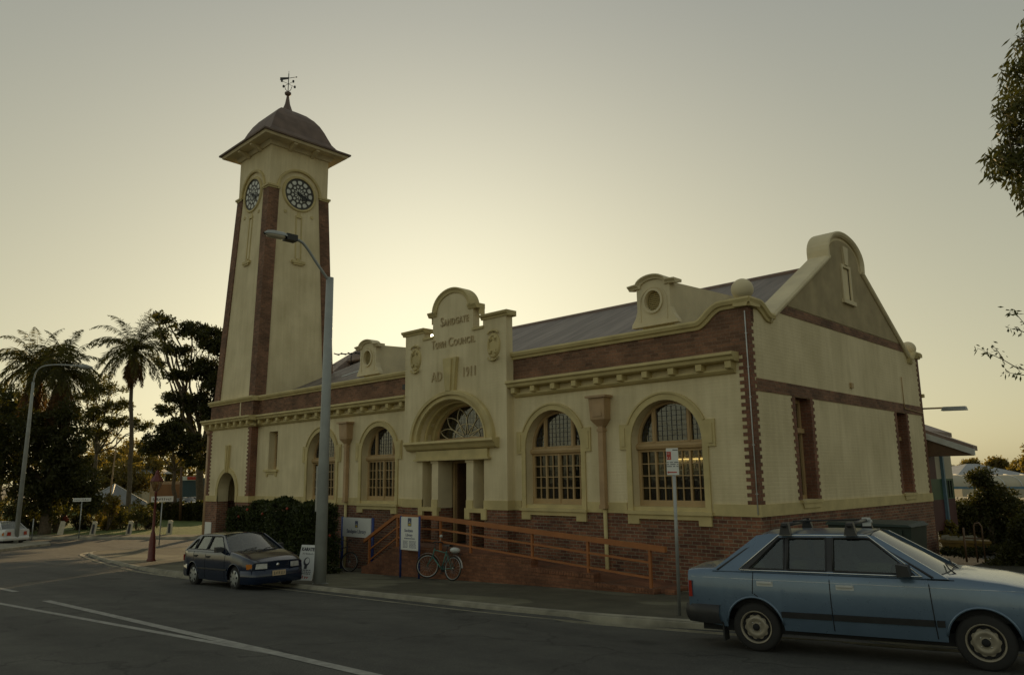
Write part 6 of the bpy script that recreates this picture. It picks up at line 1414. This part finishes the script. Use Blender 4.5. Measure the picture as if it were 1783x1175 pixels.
# shops beyond the lawn
def slab(px0, px1, pyt, d, dd, zb=None):
    a, b = px3(px0, pyt, d), px3(px1, pyt, d); v = np.array([_f[0], _f[1], 0]); v /= np.linalg.norm(v); z = g(*a[:2])-.2
    m = MB(); lo = [(a[0], a[1], z), (b[0], b[1], z), (b[0]+v[0]*dd, b[1]+v[1]*dd, z), (a[0]+v[0]*dd, a[1]+v[1]*dd, z)]
    return m.hexa(lo, [(x, y, a[2]) for x, y, _ in lo])
sh = thing('shop_building', 'orange brick shop with dark teal end wall and red sign beyond the lawn', 'shop', at_depth(310, 112))
slab(270, 314, 843, 112, 8).build('wall', M['shopbrick'], sh); slab(314.3, 372, 832, 111, 9).build('end_wall', M['teal'], sh)
a, b = px3(317, 836, 110.6), px3(352, 836, 110.6); a2, b2 = px3(317, 829, 110.6), px3(352, 829, 110.6); v = np.array([_f[0], _f[1], 0])*.15
MB().hexa([a, b, b+v, a+v], [a2, b2, b2+v, a2+v]).build('sign', M['white'], sh)
a, b = px3(326, 835, 110.5), px3(346, 835, 110.5); a2, b2 = px3(326, 829.5, 110.5), px3(346, 829.5, 110.5); MB().hexa([a, b, b+v*.3, a+v*.3], [a2, b2, b2+v*.3, a2+v*.3]).build('sign_panel', M['redink'], sh)
m = slab(262, 316, 838, 113, 10); m.build('parapet', M['tanpipe'], sh)
h2 = thing('house', 'pale house half hidden by trees above the pavilion', 'house', at_depth(215, 125)); slab(200, 250, 822, 125, 8).build('wall', M['palewall'], h2)
a, b = px3(192, 824, 124.4), px3(258, 824, 124.4); v = np.array([_f[0], _f[1], 0]); v /= np.linalg.norm(v); m = MB(); m.hexa([a, b, b+v*9, a+v*9], [a+(b-a)*.2+v*4+np.array([0, 0, 1.6]), b-(b-a)*.2+v*4+np.array([0, 0, 1.6]), b-(b-a)*.2+v*5+np.array([0, 0, 1.6]), a+(b-a)*.2+v*5+np.array([0, 0, 1.6])]); m.build('roof', M['paleroof'], h2)
# two distant cars with lamps, beyond the hedge
FAR_ = dict(HAT); FAR_['plate'] = None
M['glow'] = m_emit('headlamp_glow', (1.0, .75, .35), 5.0)
for (x, lab, lit) in ((296, 'distant white car beyond the clipped hedge, left of the lit headlamp', 0), (338, 'distant white car beyond the clipped hedge, right of the lit headlamp', 0)):
    fc = car('distant_car', lab, FAR_, M['carwhite'], 'cars parked beyond the clipped hedge'); P = at_depth(x, 96); fc.location = (P[0], P[1], P[2]+.75); fc.rotation_euler = (0, 0, face_cam(P)-PI/2+R(12))
P = at_depth(322, 95.0); fc = car('distant_car', 'distant dark car with a lit headlamp beyond the clipped hedge', FAR_, M['carnavy'], 'cars parked beyond the clipped hedge'); fc.location = (P[0], P[1], P[2]+.75); fc.rotation_euler = (0, 0, face_cam(P)-PI/2+R(30))
for y in (-.5, .5): gl = MB().ball((3.24, y, .62), .11, 0, 10); gl = gl.build('lit_lamp', M['glow'], None); gl.parent = fc
tb = [at_depth(255, 98), at_depth(385, 90)]
m = MB(); a, b = tb; v = np.array([_f[0], _f[1], 0])*9; q = [a-v*.15, b-v*.15, b+v, a+v]; m.hexa([(p[0], p[1], g(*p[:2])-.1) for p in q], [(p[0], p[1], g(*p[:2])+.75) for p in q]); tag(m.build('car_park', M['asphalt']), kind='structure')
# rear wing of the hall on the right
rw = thing('rear_wing', 'timber rear wing with sloping eave and maroon and green panelled wall behind the hall', 'annexe', (-2, 16, g(-2, 16)))
m = MB(); m.prism([(-6.0, 4.9), (-6.0, 4.72), (1.24, 1.66), (1.24, 1.82)], 'y', 13.0, 13.5); m.prism([(-6.0, 4.9), (-6.0, 4.72), (-.15, 2.25), (-.15, 2.41)], 'y', 13.5, 16); r_ = m.build('roof', M['capping'], rw)
m = MB(); m.prism([(-6.0, 4.74), (-6.0, 4.5), (1.28, 1.50), (1.28, 1.70)], 'y', 12.9, 13.0); m.build('barge_board', M['ltgrey'], r_)
m = MB(); m.prism([(-6, 4.4), (1.15, 1.6), (1.15, 1.5), (-6, 1.5)], 'y', 13.0, 13.4); m.build('gable_infill', M['wood'], rw)
for y0, y1, z0, z1, mt in ((13.0, 13.75, .72, 1.9, 'maroon'), (13.75, 15.7, .72, 1.9, 'palewall'), (13.0, 15.7, .0, .72, 'greenpanel'), (13.0, 15.7, -1.05, .0, 'maroon')): MB().box(-3, -.2, y0, y1, z0, z1).build('wall_panel', M[mt], rw)
m = MB(); m.box(-.2, -.1, 14.3, 14.45, -1.1, 1.85); m.build('post', M['steelblue'], rw)
for x in (-.5, .0): MB().box(x-.36, x-.26, 13.3, 13.42, -2.4, -1.0).build('stump', M['wood'], rw)
m = MB()
for x in (14.7, 15.0, 15.3): m.box(-.2, -.17, x, x+.07, .05, .65)
m.build('window_bars', M['seam'], rw)
# long pale building and hip roof behind on the right
lb = thing('long_building', 'long pale building with translucent awning roof at the right skyline', 'building', at_depth(1720, 62))
slab(1600, 1860, 872, 62.5, 10).build('wall', M['palewall'], lb)
d = 62; P = lambda x, y, dd=0: px3(x, y, d)+np.array([_f[0], _f[1], 0])*dd
m = MB(); rows = [[P(x, 848-22*math.sin(q), 2.5*(1-math.cos(q))) for q in np.linspace(0, PI/2, 8)] for x in np.linspace(1600, 1870, 40)]; m.grid(rows, 0, True); m.build('awning', M['palewall'], lb)
m = MB()
for x in np.linspace(1600, 1870, 10): m.tube([P(x, 848-22.5*math.sin(q), 2.5*(1-math.cos(q))-.03) for q in np.linspace(0, PI/2, 8)], .04, 0, 5)
m.build('awning_ribs', M['ltgrey'], lb)
a, b = P(1600, 851, -.1), P(1870, 851, -.1); MB().hexa([a, b, b+np.array([0, .2, 0]), a+np.array([0, .2, 0])], [a+np.array([0, 0, .2]), b+np.array([0, 0, .2]), b+np.array([0, .2, .2]), a+np.array([0, .2, .2])]).build('gutter', M['steelblue'], lb)
hr = thing('hip_roofed_building', 'grey hip roofed building rising behind the long pale building', 'building', at_depth(1735, 80))
slab(1672, 1800, 826, 80, 12).build('wall', M['palewall'], hr); e = [px3(1668, 826, 79.5), px3(1792, 826, 79.5)]; v = np.array([_f[0], _f[1], 0]); v /= np.linalg.norm(v)
m = MB(); ap = [px3(1722, 806, 80)+v*4, px3(1740, 806, 80)+v*4]; m.add([e[0], e[1], e[1]+v*12, e[0]+v*12, ap[0], ap[1]], [(0, 1, 5, 4), (1, 2, 5), (2, 3, 4, 5), (3, 0, 4), (3, 2, 1, 0)]); m.build('roof', M['paleroof'], hr)
# green waste bin behind the blue sedan
x0, x1, y0 = 1.28, 2.96, .5; z0 = g(2, .5)
gb_ = thing('waste_bin', 'dark green metal waste bin with white labels behind the roof of the blue sedan', 'waste bin', ((x0+x1)/2, y0, z0))
M['bingreen'] = m_plain('dark_green_bin_paint', (.009, .022, .015), .6, .3, 3)
m = MB(); m.hexa([(x0+.1, y0+.05, z0), (x1-.1, y0+.05, z0), (x1-.1, y0+.9, z0), (x0+.1, y0+.9, z0)], [(x0, y0, -.14), (x1, y0, -.14), (x1, y0+1, -.14), (x0, y0+1, -.14)])
for x in np.linspace(x0+.2, x1-.2, 5): m.box(x-.03, x+.03, y0-.03, y0+.02, z0+.2, -.2)
m.build('body', M['bingreen'], gb_); MB().hexa([(x0-.04, y0-.06, -.14), (x1+.04, y0-.06, -.14), (x1+.04, y0+1.04, -.14), (x0-.04, y0+1.04, -.14)], [(x0, y0-.03, -.08), (x1-.05, y0-.03, -.10), (x1-.05, y0+1, -.06), (x0, y0+1, -.06)]).build('lid', M['bingreen'], gb_)
MB().box(x0+.35, x0+.85, y0-.045, y0-.03, -.3, -.2).build('label', M['white'], gb_)
# yellow skip and pipe railing seen over the bonnet
c = at_depth(1662, 25); fx = face_cam(c)
sk = thing('yellow_skip', 'yellow metal skip of rubble beside the dark bush, over the blue sedan bonnet', 'skip', c)
rm = Matrix.Translation(c) @ Matrix.Rotation(fx, 4, 'Z'); M['skipyellow'] = m_plain('yellow_skip_paint', (.20, .12, .02), .6, .3, 3)
m = MB(); m.hexa([(-.45, -.3, 0), (.7, -.3, 0), (.7, .5, 0), (-.45, .5, 0)], [(-.6, -.35, .42), (.8, -.35, .42), (.8, .55, .42), (-.6, .55, .42)]); m.box(-.63, .83, -.38, -.33, .36, .44); xf(m, rm).build('body', M['skipyellow'], sk)
m = MB()
for k in range(12): q = (random.uniform(-.45, .65), random.uniform(-.2, .4), .45+random.uniform(0, .06)); m.hexa([(q[0]-.12, q[1]-.1, q[2]-.06), (q[0]+.14, q[1]-.12, q[2]-.06), (q[0]+.1, q[1]+.1, q[2]-.04), (q[0]-.1, q[1]+.1, q[2]-.05)], [(q[0]-.1, q[1]-.08, q[2]+.05), (q[0]+.1, q[1]-.09, q[2]+.08), (q[0]+.07, q[1]+.1, q[2]+.06), (q[0]-.1, q[1]+.06, q[2]+.04)])
xf(m, rm).build('rubble', M['concrete'], sk)
c = at_depth(1700, 23); rm = Matrix.Translation(c) @ Matrix.Rotation(face_cam(c), 4, 'Z'); m = MB()
m.tube([(-.2, 0, -.1), (-.2, 0, .95), (-.16, 0, 1.03), (-.06, 0, 1.05), (0, 0, .95), (0, 0, -.1)], .025, 0, 8); m.tube([(-.48, 0, -.1), (-.48, 0, .9)], .03, 0, 8); m.tube([(-.48, 0, .6), (0, 0, .6)], .02, 0, 8); xf(m, rm); tag(m.build('pipe_railing', M['wood']), 'dark bent pipe railing standing before the yellow skip', 'railing')
# the sun, a far disc low over the hall
sd = MB(); sd.ball(tuple(np.array(CP)+np.array(SUN)*5000), 5000*math.tan(R(.27)), 0, 24); tag(sd.build('sun', m_emit('sun_surface', (1.0, .86, .55), 26.0)), kind='structure')
